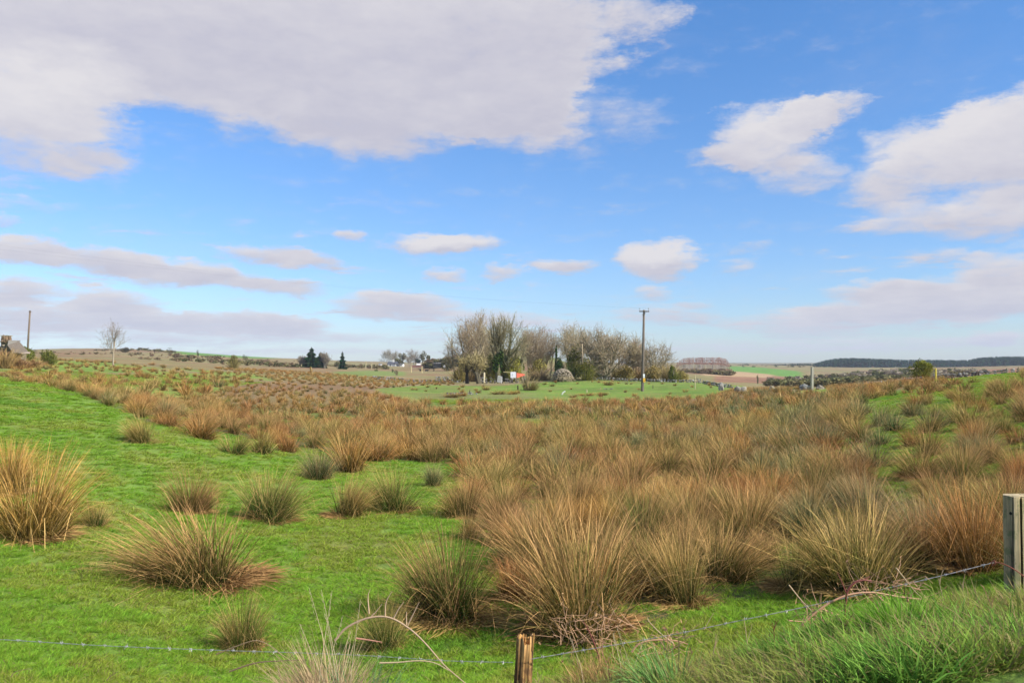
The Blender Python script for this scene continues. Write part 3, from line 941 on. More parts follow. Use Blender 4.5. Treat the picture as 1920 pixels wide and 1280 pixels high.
def rush_field():
    g = np.random.default_rng(11)
    N = 60000
    D = np.sqrt(g.uniform(5.9 ** 2, 135.0 ** 2, N)); u = g.uniform(-.80, .80, N)
    # more tries close by, where single tussocks matter
    N2 = 16000
    D = np.concatenate([np.sqrt(g.uniform(5.9 ** 2, 34.0 ** 2, N2)), D]); u = np.concatenate([g.uniform(-.80, .80, N2), u])
    X = u * D; Z = ground(X, D)
    px, py = project(X, D, Z)
    bed = inpoly(px, py, BED); lp = inpoly(px, py, LEFT_PASTURE); rg = inpoly(px, py, RIGHT_GREEN); fm = inpoly(px, py, FAR_MOOR); mg = inpoly(px, py, MID_GREEN)
    for (a, b, ra, rb) in BARE_SPOTS:
        bed &= ~((((px - a) / ra) ** 2 + ((py - b) / rb) ** 2) < 1)
    clump = fbm(X / 4, D / 4, 23, 3)
    side = (np.abs(px - 960) > 960)
    prob = np.where(bed, np.where(clump > .36, 1.0, .25), 0.0)
    prob = np.where((D > 48) & bed, .9, prob)
    prob = np.where(bed & (D > 90), .35, prob)
    prob = np.where(lp & ~bed & (D > 37), np.where(clump > .5, .11, .02), prob)
    prob = np.where(rg & ~bed & (D < 62), np.where(clump > .54, .12, .015), prob)
    prob = np.where(fm & ~bed, np.where(clump > .45, .60, .25), prob)
    prob = np.where(mg & (D > 57), np.where(clump > .55, .016, .001), prob)
    prob = np.where(side & (D > 8), np.where(u > 0, .5, .0), prob)
    # nothing where a fold hides it
    keep = g.random(len(D)) < prob
    cell = {}
    for (x, y, r) in placed:
        cell.setdefault((int(x // 2), int(y // 2)), []).append((x, y, r))
    out = []
    for i in np.nonzero(keep)[0]:
        x, y = X[i], D[i]
        r = (.42 if y < 26 else .44 if y < 60 else .54)
        if lp[i] or rg[i]: r = .55
        cx, cy = int(x // 2), int(y // 2)
        ok = True
        for ax in (cx - 1, cx, cx + 1):
            for ay in (cy - 1, cy, cy + 1):
                for (a, b, rr) in cell.get((ax, ay), ()):
                    if (a - x) ** 2 + (b - y) ** 2 < (r + rr) ** 2 * .72:
                        ok = False; break
                if not ok: break
            if not ok: break
        if ok:
            cell.setdefault((cx, cy), []).append((x, y, r))
            out.append(i)
    out = np.array(out)
    return X[out], D[out], Z[out], px[out], py[out], bed[out], rg[out], lp[out]


fx, fd, fz, fpx, fpy, fbed, frg, flp = rush_field()
gg = np.random.default_rng(5)
tsel = []
for i in range(len(fx)):
    r = gg.random()
    greyzone = math.exp(-(((fpx[i] - 1470) / 160) ** 2 + ((fpy[i] - 800) / 70) ** 2))
    if fd[i] > 45: w_ = [.55, .38, .04, .03]
    elif fpx[i] < 900: w_ = [.45, .38, .10, .07]
    else: w_ = [.50, .20, .20, .10]
    if r < greyzone * .75: t = 'grey' if gg.random() < .6 else 'green'
    else: t = ['tan', 'russet', 'green', 'grey'][int(gg.choice(4, p=w_))]
    tsel.append(t)
size = gg.uniform(.62, 1.0, len(fx)) * np.clip(1.25 - fd / 110, .55, 1) * np.where(frg & ~fbed, .88, 1) * np.where(flp & ~fbed, 1.25, 1)
size = size * np.where(fbed & (fpx < 620), .76, 1)
asp = gg.uniform(.85, 1.2, len(fx))
inview = (np.abs(fpx - 960) < 990)
order = np.argsort(np.where(inview, fd / size, 1e9))
N_IND = max(0, 292 - len(HAND) - len(FARL))
ind = order[:N_IND]
LAND = [(150, 'below the leaning pole'), (300, 'below the bare tree'), (520, 'below the hillside thorn'), (690, 'below the spruces'),
        (830, 'below the white cottage'), (1000, 'below the ivied ash'), (1150, 'below the spreading tree'), (1290, 'below the utility pole'),
        (1440, 'below the far plantation'), (1600, 'below the concrete post'), (1700, 'below the forest ridge'), (1790, 'below the yellow post'), (4000, 'behind the fence post')]
TW = {'tan': 'tan', 'russet': 'russet', 'green': 'green', 'grey': 'grey-green'}
rank_of = {int(i): k / len(ind) for k, i in enumerate(sorted(ind, key=lambda q_: fd[q_]))}
RANKS = ['front', 'second', 'third', 'fourth', 'fifth', 'sixth', 'seventh', 'eighth', 'rear']
for i in ind:
    lod = 0 if fd[i] < 17 else 1
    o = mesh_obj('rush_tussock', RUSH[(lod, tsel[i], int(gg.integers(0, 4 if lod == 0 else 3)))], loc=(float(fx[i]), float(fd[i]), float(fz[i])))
    s_ = size[i]
    o.scale = (s_ * asp[i], s_ * asp[i], s_)
    lean = gg.normal(0, .09)
    o.rotation_euler = (gg.normal(0, .05), lean, gg.uniform(0, 6.28))
    land = next(t for lim, t in LAND if fpx[i] < lim)
    szz = 'short' if s_ < .80 else 'tall' if s_ > 1.03 else 'medium'
    wd = 'narrow' if asp[i] < .93 else 'broad' if asp[i] > 1.10 else 'round'
    if abs(lean) > .09: wd += ' leaning'
    where = RANKS[min(int(rank_of[int(i)] * 9), 8)] + ' rank of the bed'
    if not fbed[i]: where = 'on the green patch'
    tag(o, '%s %s %s rush tussock %s, %s' % (szz, wd, TW[tsel[i]], where, land), 'rush tussock', 'rush tussocks crowded together in the wet hollow')
rest = order[N_IND:]
TI = ['tan', 'russet', 'green', 'grey']
kinds = [RUSH[(1, t, v)] for t in TI for v in range(3)] + [RUSH[(2, t, v)] for t in TI for v in range(3)]
ridx = np.array([TI.index(tsel[i]) * 3 + int(gg.integers(0, 3)) + (12 if fd[i] > 34 else 0) for i in rest])
rs = size[rest]
scatter('rush_bed', np.stack([fx[rest], fd[rest], fz[rest]], 1), gg.uniform(0, 6.28, len(rest)), np.stack([rs * asp[rest], rs * asp[rest], rs], 1), ridx, kinds,
        tilt=gg.normal(0, .07, (len(rest), 2)), kind='stuff', label='thick bed of tan and russet soft rushes filling the wet middle of the field')
print('rushes', len(fx), 'individual', len(ind) + len(HAND) + len(FARL))


# ------------------------------------------------------------------ grass
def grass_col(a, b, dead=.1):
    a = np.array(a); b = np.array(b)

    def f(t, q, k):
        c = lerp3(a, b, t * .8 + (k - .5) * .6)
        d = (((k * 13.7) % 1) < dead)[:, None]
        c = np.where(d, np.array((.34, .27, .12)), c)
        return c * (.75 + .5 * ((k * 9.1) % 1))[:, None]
    return f


def grass_mesh(seed, N, r, h, lean, w, segs, cf, bend=.8):
    V, Q, T, C = blades(N, seed, r, h, lean, cf, w, segs, bend=bend, hvar=.6)
    return np_mesh('grass_tuft', V, [Q, T], C, M_GRASS)


GC = [grass_col((.18, .32, .030), (.29, .46, .050), .05), grass_col((.22, .31, .034), (.36, .44, .066), .08), grass_col((.14, .27, .028), (.23, .40, .048), .04)]
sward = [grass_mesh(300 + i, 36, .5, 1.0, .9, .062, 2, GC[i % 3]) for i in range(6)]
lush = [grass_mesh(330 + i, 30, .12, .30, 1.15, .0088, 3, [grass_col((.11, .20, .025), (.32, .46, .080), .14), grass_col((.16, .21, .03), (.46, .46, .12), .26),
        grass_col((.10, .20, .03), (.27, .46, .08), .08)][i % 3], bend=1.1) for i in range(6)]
straw_t = [grass_mesh(350 + i, 40, .12, .26, 1.2, .006, 3, grass_col((.20, .15, .06), (.48, .36, .17), .4), bend=1.4) for i in range(3)]


def near_grass():
    g = np.random.default_rng(21)
    n = 62000
    D = np.exp(g.uniform(math.log(5.6), math.log(75), n)); u = g.uniform(-.68, .68, n)
    X = u * D; Z = ground(X, D)
    px, py = project(X, D, Z)
    ok = (~inpoly(px, py, BED)) & (py < 1330)
    ok |= inpoly(px, py, BED) & (g.random(n) < .35) & (D < 40)
    ok &= (D < 62) | inpoly(px, py, LEFT_PASTURE)
    ok &= ~((D > 36) & (px < 500) & (py > 725))
    X, D, Z, px = X[ok], D[ok], Z[ok], px[ok]
    nn = len(X)
    hs = .055 * (0.6 + .9 * fbm(X / .8, D / .8, 91, 3)) * (1 + D / 60)
    wd = .030 * D ** .75 * .55
    t1 = fbm(X / 1.3, D / 1.3, 41, 4); t2 = fbm(X / 5, D / 5, 47, 4)
    t1 = t1 + (fbm(X / .35, D / .35, 99, 3) - .5) * .5
    kind = np.where(t1 > .55, 1, np.where(t2 < .44, 2, 0)) + 3 * g.integers(0, 2, nn)
    scl = np.stack([wd * 1.3, wd * 1.3, hs], 1) * g.uniform(.7, 1.3, (nn, 1))
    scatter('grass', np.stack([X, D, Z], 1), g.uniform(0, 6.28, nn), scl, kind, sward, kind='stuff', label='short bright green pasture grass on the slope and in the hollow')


near_grass()


def verge():
    g = np.random.default_rng(31)
    n = 20000
    D = g.uniform(3.0, 5.7, n); u = g.uniform(-.66, .66, n)
    X = u * D; Z = ground(X, D); px, _ = project(X, D, Z)
    dens = np.clip((px - 150) / 700, .22, 1) * np.where(fbm(X / .35, D / .35, 71, 3) > .44, 1, .5)
    ok = g.random(n) < dens
    X, D, Z, px = X[ok], D[ok], Z[ok], px[ok]
    nn = len(X)
    t = fbm(X / .5, D / .5, 73, 3); t2 = fbm(X / .9, D / .9, 79, 3)
    kind = np.where(t > .56, 1, np.where(t < .44, 2, 0)) + 3 * g.integers(0, 2, nn)
    dead = g.random(nn) < np.where(t2 > .52, .60, .18)
    kind = np.where(dead, 6 + g.integers(0, 3, nn), kind)
    s = g.uniform(.35, .95, nn) * np.clip(.45 + (px - 500) / 2200, .40, 1.0)
    scatter('verge_grass', np.stack([X, D, Z], 1), g.uniform(0, 6.28, nn), np.stack([s * 1.1, s * 1.1, s], 1), kind, lush + straw_t, tilt=g.normal(0, .12, (nn, 2)),
            kind='stuff', label='long tangled green grass with dead straw on the roadside bank')


verge()

# ------------------------------------------------------------------ trees
BARKC = (.28, .25, .18)


def bare_tree(seed, H, r0=.22, stems=1, spread=.7, trunk_h=.25, upright=.5, twigs=1.0, bark=BARKC, twigc=(.30, .25, .17), tw=.024, flat=False):
    """bare deciduous tree: returns (limb mesh, twig mesh)"""
    q = random.Random(seed)
    wood = MB(); tg = MB()

    wide = spread >= .75
    spread = spread * (1.4 if wide else 1.65); upright = upright * (.55 if wide else .66)

    def rv(s):
        return Vector((q.gauss(0, s), q.gauss(0, s), q.gauss(0, s)))

    def grow(p, d, L, r, lev):
        nseg = (5, 4, 3, 2)[min(lev, 3)]
        pts = [p.copy()]; dirs = [d.copy()]
        for i in range(nseg):
            d = (d + rv((.06, .13, .2, .28)[min(lev, 3)]) + Vector((0, 0, (.04, .13, .12, .05)[min(lev, 3)] * upright * 2))).normalized()
            p = p + d * L / nseg
            pts.append(p.copy()); dirs.append(d.copy())
        rad = [r * (1 - .62 * i / nseg) for i in range(nseg + 1)]
        if lev <= 1:
            wood.tube(pts, rad, 6 if lev == 0 else 4, bark, cap=False)
        elif lev == 2:
            wood.tube(pts, rad, 3, bark, cap=False)
        else:
            for i in range(nseg):
                tg.strip(pts[i], pts[i + 1], tw * (1.2 - .4 * i), tw * (.8 - .4 * i), twigc)
        if lev == 0:
            nch = q.randint(8, 11)
        elif lev == 1:
            nch = q.randint(7, 9)
        elif lev == 2:
            nch = int(q.randint(6, 7) * twigs)
        else:
            for k in range(3):
                f = q.uniform(.2, 1)
                i = min(int(f * nseg), nseg - 1)
                b = pts[i].lerp(pts[i + 1], f * nseg - i)
                e = (dirs[i + 1] + rv(.55) + Vector((0, 0, .25 * upright))).normalized()
                tg.strip(b, b + e * L * q.uniform(.35, .75), tw * .75, tw * .35, twigc)
            return
        for k in range(nch):
            lo = (trunk_h, .22, .12)[lev]
            f = lo + (1 - lo) * (k + q.uniform(.1, .9)) / nch
            i = min(int(f * nseg), nseg - 1)
            b = pts[i].lerp(pts[i + 1], f * nseg - i)
            pa = dirs[i + 1]
            ax = pa.orthogonal().normalized()
            ax.rotate(__import__('mathutils').Quaternion(pa, q.uniform(0, 6.28)))
            ang = (.55, .75, .8)[lev] * spread * q.uniform(.7, 1.35)
            e = (pa * math.cos(ang) + ax * math.sin(ang)).normalized()
            LL = L * ((.74 if wide else .66, .62, .48)[lev]) * (1 - .55 * abs(f - .3)) * q.uniform(.75, 1.2)
            rr = rad[i] * (.55, .5, .5)[lev]
            grow(b, e, LL, rr, lev + 1)
        # leader goes on
        if lev < 3:
            grow(p, d, L * (.42, .45, .5)[lev], rad[-1], lev + 1)

    for k in range(stems):
        a = 6.28 * k / max(stems, 1) + q.uniform(0, 1)
        ln = 0 if stems == 1 else .30 * spread
        grow(Vector((math.cos(a) * .25 * (stems > 1), math.sin(a) * .25 * (stems > 1), -.3)), Vector((math.cos(a) * ln, math.sin(a) * ln, 1)).normalized(), H * .60 * q.uniform(.9, 1.05), r0 * (1 if stems == 1 else .7), 0)
    zmax = max(v[2] for v in tg.v) if tg.v else H
    k = H / zmax
    for m in (wood, tg):
        m.v = [(v[0] * k, v[1] * k, v[2] * k) for v in m.v]
    return wood.mesh('tree_limbs', M_BARK, smooth=True), tg.mesh('tree_twigs', M_TWIG)


def leaf_cloud(seed, n, rx, ry, rz, size, ca, cb, zc=0.0, lumps=7, hollow=.35, up=True):
    """a lumpy mass of leaf sprays; centre at height zc"""
    g = np.random.default_rng(seed)
    lc = g.normal(0, 1, (lumps, 3)); lc /= np.linalg.norm(lc, axis=1)[:, None]; lc *= g.uniform(.25, .72, (lumps, 1))
    lr = g.uniform(.34, .58, lumps)
    w = g.integers(0, lumps, n)
    d = g.normal(0, 1, (n, 3)); d /= np.linalg.norm(d, axis=1)[:, None]
    rr = (hollow + (1 - hollow) * g.random(n) ** .5)
    P = lc[w] + d * (rr * lr[w])[:, None]
    P = P * np.array([rx, ry, rz]); P[:, 2] += zc
    if up: P[:, 2] = np.maximum(P[:, 2], .02)
    a = g.normal(0, 1, (n, 3)); a /= np.linalg.norm(a, axis=1)[:, None]
    b = np.cross(a, g.normal(0, 1, (n, 3))); b /= np.linalg.norm(b, axis=1)[:, None]
    s = size * g.uniform(.5, 1.3, n)[:, None]
    V = np.stack([P - a * s * .5, P + b * s * .38, P + a * s * .6, P - b * s * .30], 1).reshape(-1, 3)
    base = (np.arange(n) * 4)[:, None]
    Q = base + np.array([0, 1, 2, 3])
    f = np.clip(g.random(n) * .8 + (fbm(P[:, 0] * 2 / max(rx, .1) + 9, P[:, 2] * 2 / max(rz, .1), seed, 2) - .3), 0, 1)
    c = lerp3(ca, cb, f) * g.uniform(.75, 1.2, n)[:, None]
    return V, Q, np.repeat(c, 4, 0)


def cloud_mesh(name, parts):
    V = []; Q = []; C = []; o = 0
    for (v, q, c) in parts:
        V.append(v); Q.append(q + o); C.append(c); o += len(v)
    return np_mesh(name, np.concatenate(V), [np.concatenate(Q)], np.concatenate(C), M_LEAF)


def stem_mesh(seed, n, h, r, spread, col=(.22, .18, .12)):
    q = random.Random(seed); m = MB()
    for k in range(n):
        a = q.uniform(0, 6.28); s_ = q.uniform(.1, 1) * spread
        m.tube([(0, 0, -.1), (math.cos(a) * s_ * .5, math.sin(a) * s_ * .5, h * .5), (math.cos(a) * s_, math.sin(a) * s_, h * q.uniform(.75, 1))], [r, r * .7, r * .3], 4, col, cap=False)
    return m.mesh('stem', M_BARK)


def scrub_mesh(seed, n, rx, h, ca, cb, w=.03):
    """leafless bush: a fan of forking twigs"""
    V, Q, T, C = blades(n, seed, rx * .45, h, 1.0, lambda t, q, k: lerp3(ca, cb, t + (k - .5) * .5) * (.7 + .5 * ((k * 7) % 1))[:, None], w, 3, bend=.25, hvar=.55, spread=6)
    return np_mesh('crown', V, [Q, T], C, M_TWIG)


def conifer(seed, H, r, ca=(.022, .050, .026), cb=(.060, .105, .050), n=520):
    q = random.Random(seed); t = MB()
    t.tube([(0, 0, -.3), (0, 0, H * .5), (0, 0, H)], [.028 * H, .018 * H, .004 * H], 5, (.16, .12, .09), cap=False)
    m = MB()
    for k in range(n):
        f = (k + .5) / n
        z = H * (.05 + .95 * f)
        rr = r * (1 - f) ** .7 * q.uniform(.45, 1.3) * (1 + .22 * math.sin(f * 31)) + .04 * H * (1 - f) * .3
        a = q.uniform(0, 6.28)
        c, s_ = math.cos(a), math.sin(a)
        dr = rr * q.uniform(.10, .35)
        w = max(rr * .34, H * .012)
        col = tuple(ca[i] + (cb[i] - ca[i]) * q.random() for i in range(3))
        p0 = (0, 0, z); p1 = (c * rr * .6, s_ * rr * .6, z - dr * .3); p2 = (c * rr, s_ * rr, z - dr)
        m.add([(p0[0], p0[1], p0[2]), (p1[0] - s_ * w * .5, p1[1] + c * w * .5, p1[2] - w * .25), (p2[0], p2[1], p2[2]), (p1[0] + s_ * w * .5, p1[1] - c * w * .5, p1[2] - w * .25)], [(0, 1, 2, 3)], col)
        m.add([(p0[0], p0[1], p0[2]), (p1[0], p1[1], p1[2] + w * .35), (p2[0], p2[1], p2[2]), (p1[0], p1[1], p1[2] - w * .6)], [(0, 1, 2, 3)], col)
    return t.mesh('trunk', M_BARK), m.mesh('needles', M_LEAF)


def top_h(px, D, top):
    """height a thing at column px, depth D must have to reach photo row top"""
    x, y, z = at(px, D)
    return zrow(top, D) - z


def tree_thing(name, px, D, label, cat, group=None, rz=None, dz=0.0):
    x, y, z = at(px, D)
    return empty(name, (x, y, z + dz), rnd.uniform(0, 6.28) if rz is None else rz, label=label, cat=cat, group=group)


def ivy_on(root, seed, r, z0, z1, n, size, ca=(.025, .055, .015), cb=(.09, .15, .035)):
    g = np.random.default_rng(seed)
    V, Q, C = leaf_cloud(seed, n, r, r, (z1 - z0) / 2, size, ca, cb, zc=(z0 + z1) / 2, lumps=9, hollow=.2)
    return mesh_obj('ivy', np_mesh('ivy', V, [Q], C, M_LEAF), root)


def put_bare(px, D, top, label, seed, group='bare trees of the old farmstead', ivy=None, **kw):
    H = top_h(px, D, top) * 1.07
    root = tree_thing('bare_tree', px, D, label, 'tree', group)
    a, b = bare_tree(seed, H, **kw)
    mesh_obj('trunk', a, root); mesh_obj('crown', b, root)
    if ivy:
        z0, z1, r, n = ivy
        ivy_on(root, seed + 5, r, H * z0, H * z1, n, .38)
    return root


OLIVE = dict(bark=(.33, .28, .15), twigc=(.35, .27, .16))
PALE = dict(bark=(.42, .35, .22), twigc=(.36, .29, .18))
put_bare(853, 140, 634, 'short slim bare tree at the outer end of the farmstead group', 1, r0=.16, spread=.5, upright=.9, **OLIVE)
put_bare(869, 132, 603, 'bare ash leaning outward, second from the end of the group', 2, r0=.24, spread=.55, upright=.8, **OLIVE)
put_bare(886, 136, 581, 'tallest bare ash of the group, with a straight pale trunk', 3, r0=.30, spread=.5, upright=1.0, **PALE)
put_bare(898, 133, 584, 'tall bare ash almost touching the tallest one', 4, r0=.26, spread=.45, upright=1.0, **PALE)
put_bare(911, 138, 606, 'slender bare ash between the tallest pair and the ivy-clad tree', 5, r0=.22, spread=.5, upright=.9, **PALE)
put_bare(922, 141, 612, 'thin bare ash just behind the ivy-clad tree', 6, r0=.20, spread=.5, upright=.8, **OLIVE)
put_bare(934, 126, 588, 'tall ash with its trunk wrapped in dark ivy', 7, r0=.42, spread=.42, upright=1.1, trunk_h=.4, ivy=(.06, .52, .85, 1000), bark=(.12, .11, .06), twigc=(.35, .28, .16))
put_bare(947, 129, 592, 'broad bare ash with a greenish ivied fork, next to the dark ivied one', 8, r0=.42, stems=2, spread=.62, upright=.8, ivy=(.10, .40, .7, 400), bark=(.15, .15, .07), twigc=(.33, .28, .15))
put_bare(976, 134, 612, 'brownish ash with ivy knots half way up', 9, r0=.28, spread=.55, upright=.8, ivy=(.10, .38, .6, 260), bark=(.30, .28, .17), twigc=(.36, .28, .17))
put_bare(998, 138, 609, 'round-headed pale bare tree with many thin stems', 10, r0=.24, stems=3, spread=.6, upright=.8, **PALE)
put_bare(1013, 141, 618, 'pale bare tree with a twiggy round head beside the many-stemmed one', 11, r0=.22, stems=2, spread=.55, upright=.8, **PALE)
put_bare(1028, 140, 630, 'small pale bare tree closing the first group before the gap', 12, r0=.17, stems=2, spread=.5, upright=.8, **PALE)
put_bare(1070, 136, 602, 'bare tree rising behind the green ivy thicket', 13, r0=.28, stems=3, spread=.62, upright=.8, **OLIVE)
put_bare(1088, 139, 612, 'twiggy bare tree between the ivy thicket and the wide spreading tree', 14, r0=.24, stems=2, spread=.6, upright=.8, **OLIVE)
put_bare(1133, 122, 605, 'widest bare tree, low dark limbs spreading into a great round head', 15, r0=.50, stems=4, spread=.95, upright=.62, trunk_h=.15, twigs=1.15, bark=(.24, .21, .14), twigc=(.36, .28, .17))
put_bare(1160, 128, 612, 'round bare tree filling the flank of the widest tree', 16, r0=.34, stems=3, spread=.85, upright=.65, bark=(.28, .25, .16), twigc=(.36, .27, .16))
put_bare(1186, 130, 634, 'rusty brown bare tree just behind the utility pole', 17, r0=.26, stems=2, spread=.75, upright=.6, bark=(.26, .20, .12), twigc=(.46, .28, .13))
put_bare(1230, 126, 632, 'round spreading bare tree standing past the utility pole', 18, r0=.38, stems=3, spread=1.0, upright=.5, trunk_h=.15, bark=(.27, .24, .16), twigc=(.35, .28, .18))
put_bare(213, 100, 600, 'lone pale bare tree forking low, standing in the far pasture', 19, group='lone trees', r0=.13, stems=1, spread=.75, upright=.75, trunk_h=.42, tw=.022, twigs=.6, bark=(.34, .28, .20), twigc=(.26, .21, .16))
# dark hawthorns in front of the group
put_bare(876, 110, 664, 'hawthorn with a dark single trunk and low mossy crown in the green strip', 21, group='old hawthorns by the wall', r0=.32, spread=.72, upright=.5, trunk_h=.52, tw=.035, bark=(.07, .06, .04), twigc=(.36, .29, .12))
put_bare(897, 108, 660, 'hawthorn with twin dark trunks beside the single-trunked one', 22, group='old hawthorns by the wall', r0=.32, stems=2, spread=.70, upright=.5, trunk_h=.5, tw=.035, bark=(.09, .075, .05), twigc=(.36, .30, .13))

# thickets and bushes: (column, depth, top row, width px, dark, light, label)
BUSH = [
    (1075, 124, 645, 52, (.05, .09, .015), (.24, .25, .04), 'tall yellow-green ivy thicket beneath the bare trees after the gap'),
    (1052, 118, 668, 22, (.02, .05, .018), (.07, .12, .035), 'dark ivy mound beside the stone heap'),
    (1098, 119, 668, 34, (.09, .11, .02), (.26, .25, .05), 'olive thicket against the trunks behind the thin pale pole'),
    (1128, 133, 672, 60, (.14, .13, .03), (.33, .28, .07), 'olive undergrowth beneath the widest bare tree'),
    (1170, 121, 681, 50, (.12, .10, .03), (.32, .25, .08), 'brown bramble thicket behind the field wall, before the utility pole'),
    (1222, 119, 684, 50, (.15, .11, .04), (.38, .27, .11), 'tan thicket behind the field wall, past the utility pole'),
    (1262, 118, 684, 24, (.05, .09, .02), (.20, .21, .05), 'dark green bush at the end of the thickets'),
    (1280, 119, 694, 26, (.22, .17, .05), (.44, .33, .12), 'straw-coloured bush at the very end of the thickets'),
    (962, 128, 660, 44, (.14, .14, .03), (.36, .33, .07), 'yellow-green thicket between the ivied ash and the tin shed'),
    (918, 129, 662, 34, (.12, .14, .03), (.33, .33, .06), 'yellow-green thicket behind the twin-trunked hawthorn'),
    (862, 124, 678, 34, (.14, .12, .03), (.33, .27, .09), 'low olive thicket at the outer end of the farmstead'),
    (1008, 132, 672, 50, (.16, .15, .04), (.36, .30, .09), 'pale scrub below the many-stemmed bare tree'),
    (45, 98, 643, 46, (.05, .07, .015), (.22, .22, .05), 'round gorse bush just below the leaning pole'),
    (90, 92, 652, 40, (.05, .08, .015), (.22, .21, .05), 'gorse bush beside the other one on the pasture edge, towards the bare tree'),
    (1729, 78, 669, 52, (.07, .09, .012), (.30, .28, .05), 'dense olive thorn bush on the skyline by the field wall'),
    (437, 128, 661, 24, (.12, .12, .04), (.33, .27, .11), 'lone thorn bush on the far hillside pasture'),
    (632, 258, 672, 16, (.015, .03, .015), (.05, .075, .03), 'dark round holly bush against the thin spruce'),
    (814, 300, 672, 17, (.015, .03, .015), (.06, .08, .03), 'dark evergreen bush beyond the pasture, outer one'),
    (838, 300, 668, 40, (.04, .05, .02), (.13, .12, .04), 'dark evergreen clump at the foot of the small hill'),
    (1043, 121, 648, 9, (.02, .05, .018), (.06, .11, .03), 'ivy-clad dead stem standing in the gap between the groups'),
    (320, 420, 651, 16, (.03, .03, .02), (.10, .07, .04), 'dark bushy tree on the far hill skyline'),
    (371, 400, 656, 8, (.03, .05, .02), (.09, .10, .04), 'small dark tree on the far hill slope'),
    (340, 330, 666, 20, (.05, .05, .03), (.14, .12, .06), 'low dark bush on the far hill slope'),
    (408, 330, 666, 16, (.05, .06, .03), (.13, .13, .06), 'grey-green bush on the far hill slope'),
    (459, 400, 663, 14, (.03, .05, .02), (.09, .10, .04), 'dark bush at the end of the far green field'),
    (290, 420, 652, 8, (.05, .05, .03), (.14, .11, .06), 'little brown bush on the far hill skyline'),
    (235, 420, 650, 26, (.05, .05, .02), (.15, .12, .05), 'bushy hedge clump on the skyline beside the bare tree'),
    (743, 190, 692, 13, (.10, .09, .05), (.22, .18, .10), 'round grey bush in the rough pasture below the cottage'),
    (737, 240, 690, 6, (.05, .07, .03), (.12, .14, .05), 'small bush between the cottage and the round grey bush'),
    (705, 260, 692, 12, (.07, .09, .04), (.17, .18, .07), 'low green bush in the rough pasture before the cottage'),
    (1420, 260, 702, 8, (.04, .06, .02), (.12, .13, .05), 'tiny dark thorn on the bog beyond the boulders'),
    (1547, 200, 706, 10, (.04, .06, .03), (.10, .12, .06), 'small dark bush just past the concrete post'),
    (1052, 160, 690, 14, (.05, .08, .02), (.16, .18, .05), 'green bush behind the stone heap'),
    (583, 140, 702, 11, (.30, .16, .02), (.60, .36, .04), 'orange flowering gorse in the rough moor below the spruces'),
]
for i, (px, D, top, w, ca, cb, lab) in enumerate(BUSH):
    H = max(top_h(px, D, top), .8); W = w / F * D
    root = tree_thing('bush', px, D, lab, 'bush', None)
    big = w > 20
    parts = [leaf_cloud(400 + i, 1500 if big else 350, W * .46, W * .40, H * .56, min(.045 * max(W, H) + .06, .42), ca, cb, zc=H * .46, lumps=11 if big else 6)]
    mesh_obj('foliage', cloud_mesh('foliage', parts), root)
    mesh_obj('stem', stem_mesh(400 + i, 7 if big else 3, H * .8, .03 * H, W * .4), root)
    if big and D < 140:
        mesh_obj('twigs', scrub_mesh(440 + i, 260, W * .45, H * 1.12, tuple(c * .9 for c in cb), tuple(min(1, c * 1.25) for c in cb), .035), root)

for (px, D, top, w, ca, cb, lab) in [
        (988, 84, 692, 40, (.20, .14, .07), (.46, .34, .16), 'twiggy tan thorn bush in front of the red tin sheet'),
        (1015, 128, 676, 60, (.18, .13, .06), (.42, .32, .16), 'bare pinkish scrub under the pale trees'),
        (880, 128, 674, 60, (.16, .12, .05), (.36, .27, .12), 'bare scrub behind the two hawthorns'),
        (950, 131, 670, 50, (.16, .14, .05), (.36, .30, .10), 'bare olive scrub behind the ivied trunks'),
        (1200, 124, 678, 60, (.18, .12, .05), (.42, .29, .13), 'tan bare scrub behind the utility pole'),
        (1255, 122, 676, 50, (.18, .12, .05), (.42, .30, .14), 'tan bare scrub running out past the round spreading tree'),
        (1140, 125, 678, 70, (.16, .12, .04), (.36, .28, .11), 'bare scrub among the limbs of the widest tree')]:
    H = top_h(px, D, top); W = w / F * D
    root = tree_thing('leafless_bush', px, D, lab, 'bush')
    mesh_obj('crown', scrub_mesh(470 + px, 420 if D < 90 else 1000, W * .62, H, ca, cb, .03 if D < 90 else .045), root)
    mesh_obj('stem', stem_mesh(470 + px, 6, H * .7, .03 * H, W * .3, (.14, .11, .07)), root)

# spruces
for (px, D, top, w, lab) in [(584, 260, 650, 26, 'taller dark spruce with a full skirt of branches'), (601, 264, 659, 20, 'blunt spruce leaning against the taller one'),
                             (642, 262, 658, 13, 'thin pointed spruce rising behind the holly bush')]:
    H = top_h(px, D, top)
    root = tree_thing('spruce', px, D, lab, 'tree', 'dark spruces on the far side of the moor')
    t, nd = conifer(600 + px, H, w / F * D * .62, n=420)
    mesh_obj('trunk', t, root); mesh_obj('needles', nd, root)

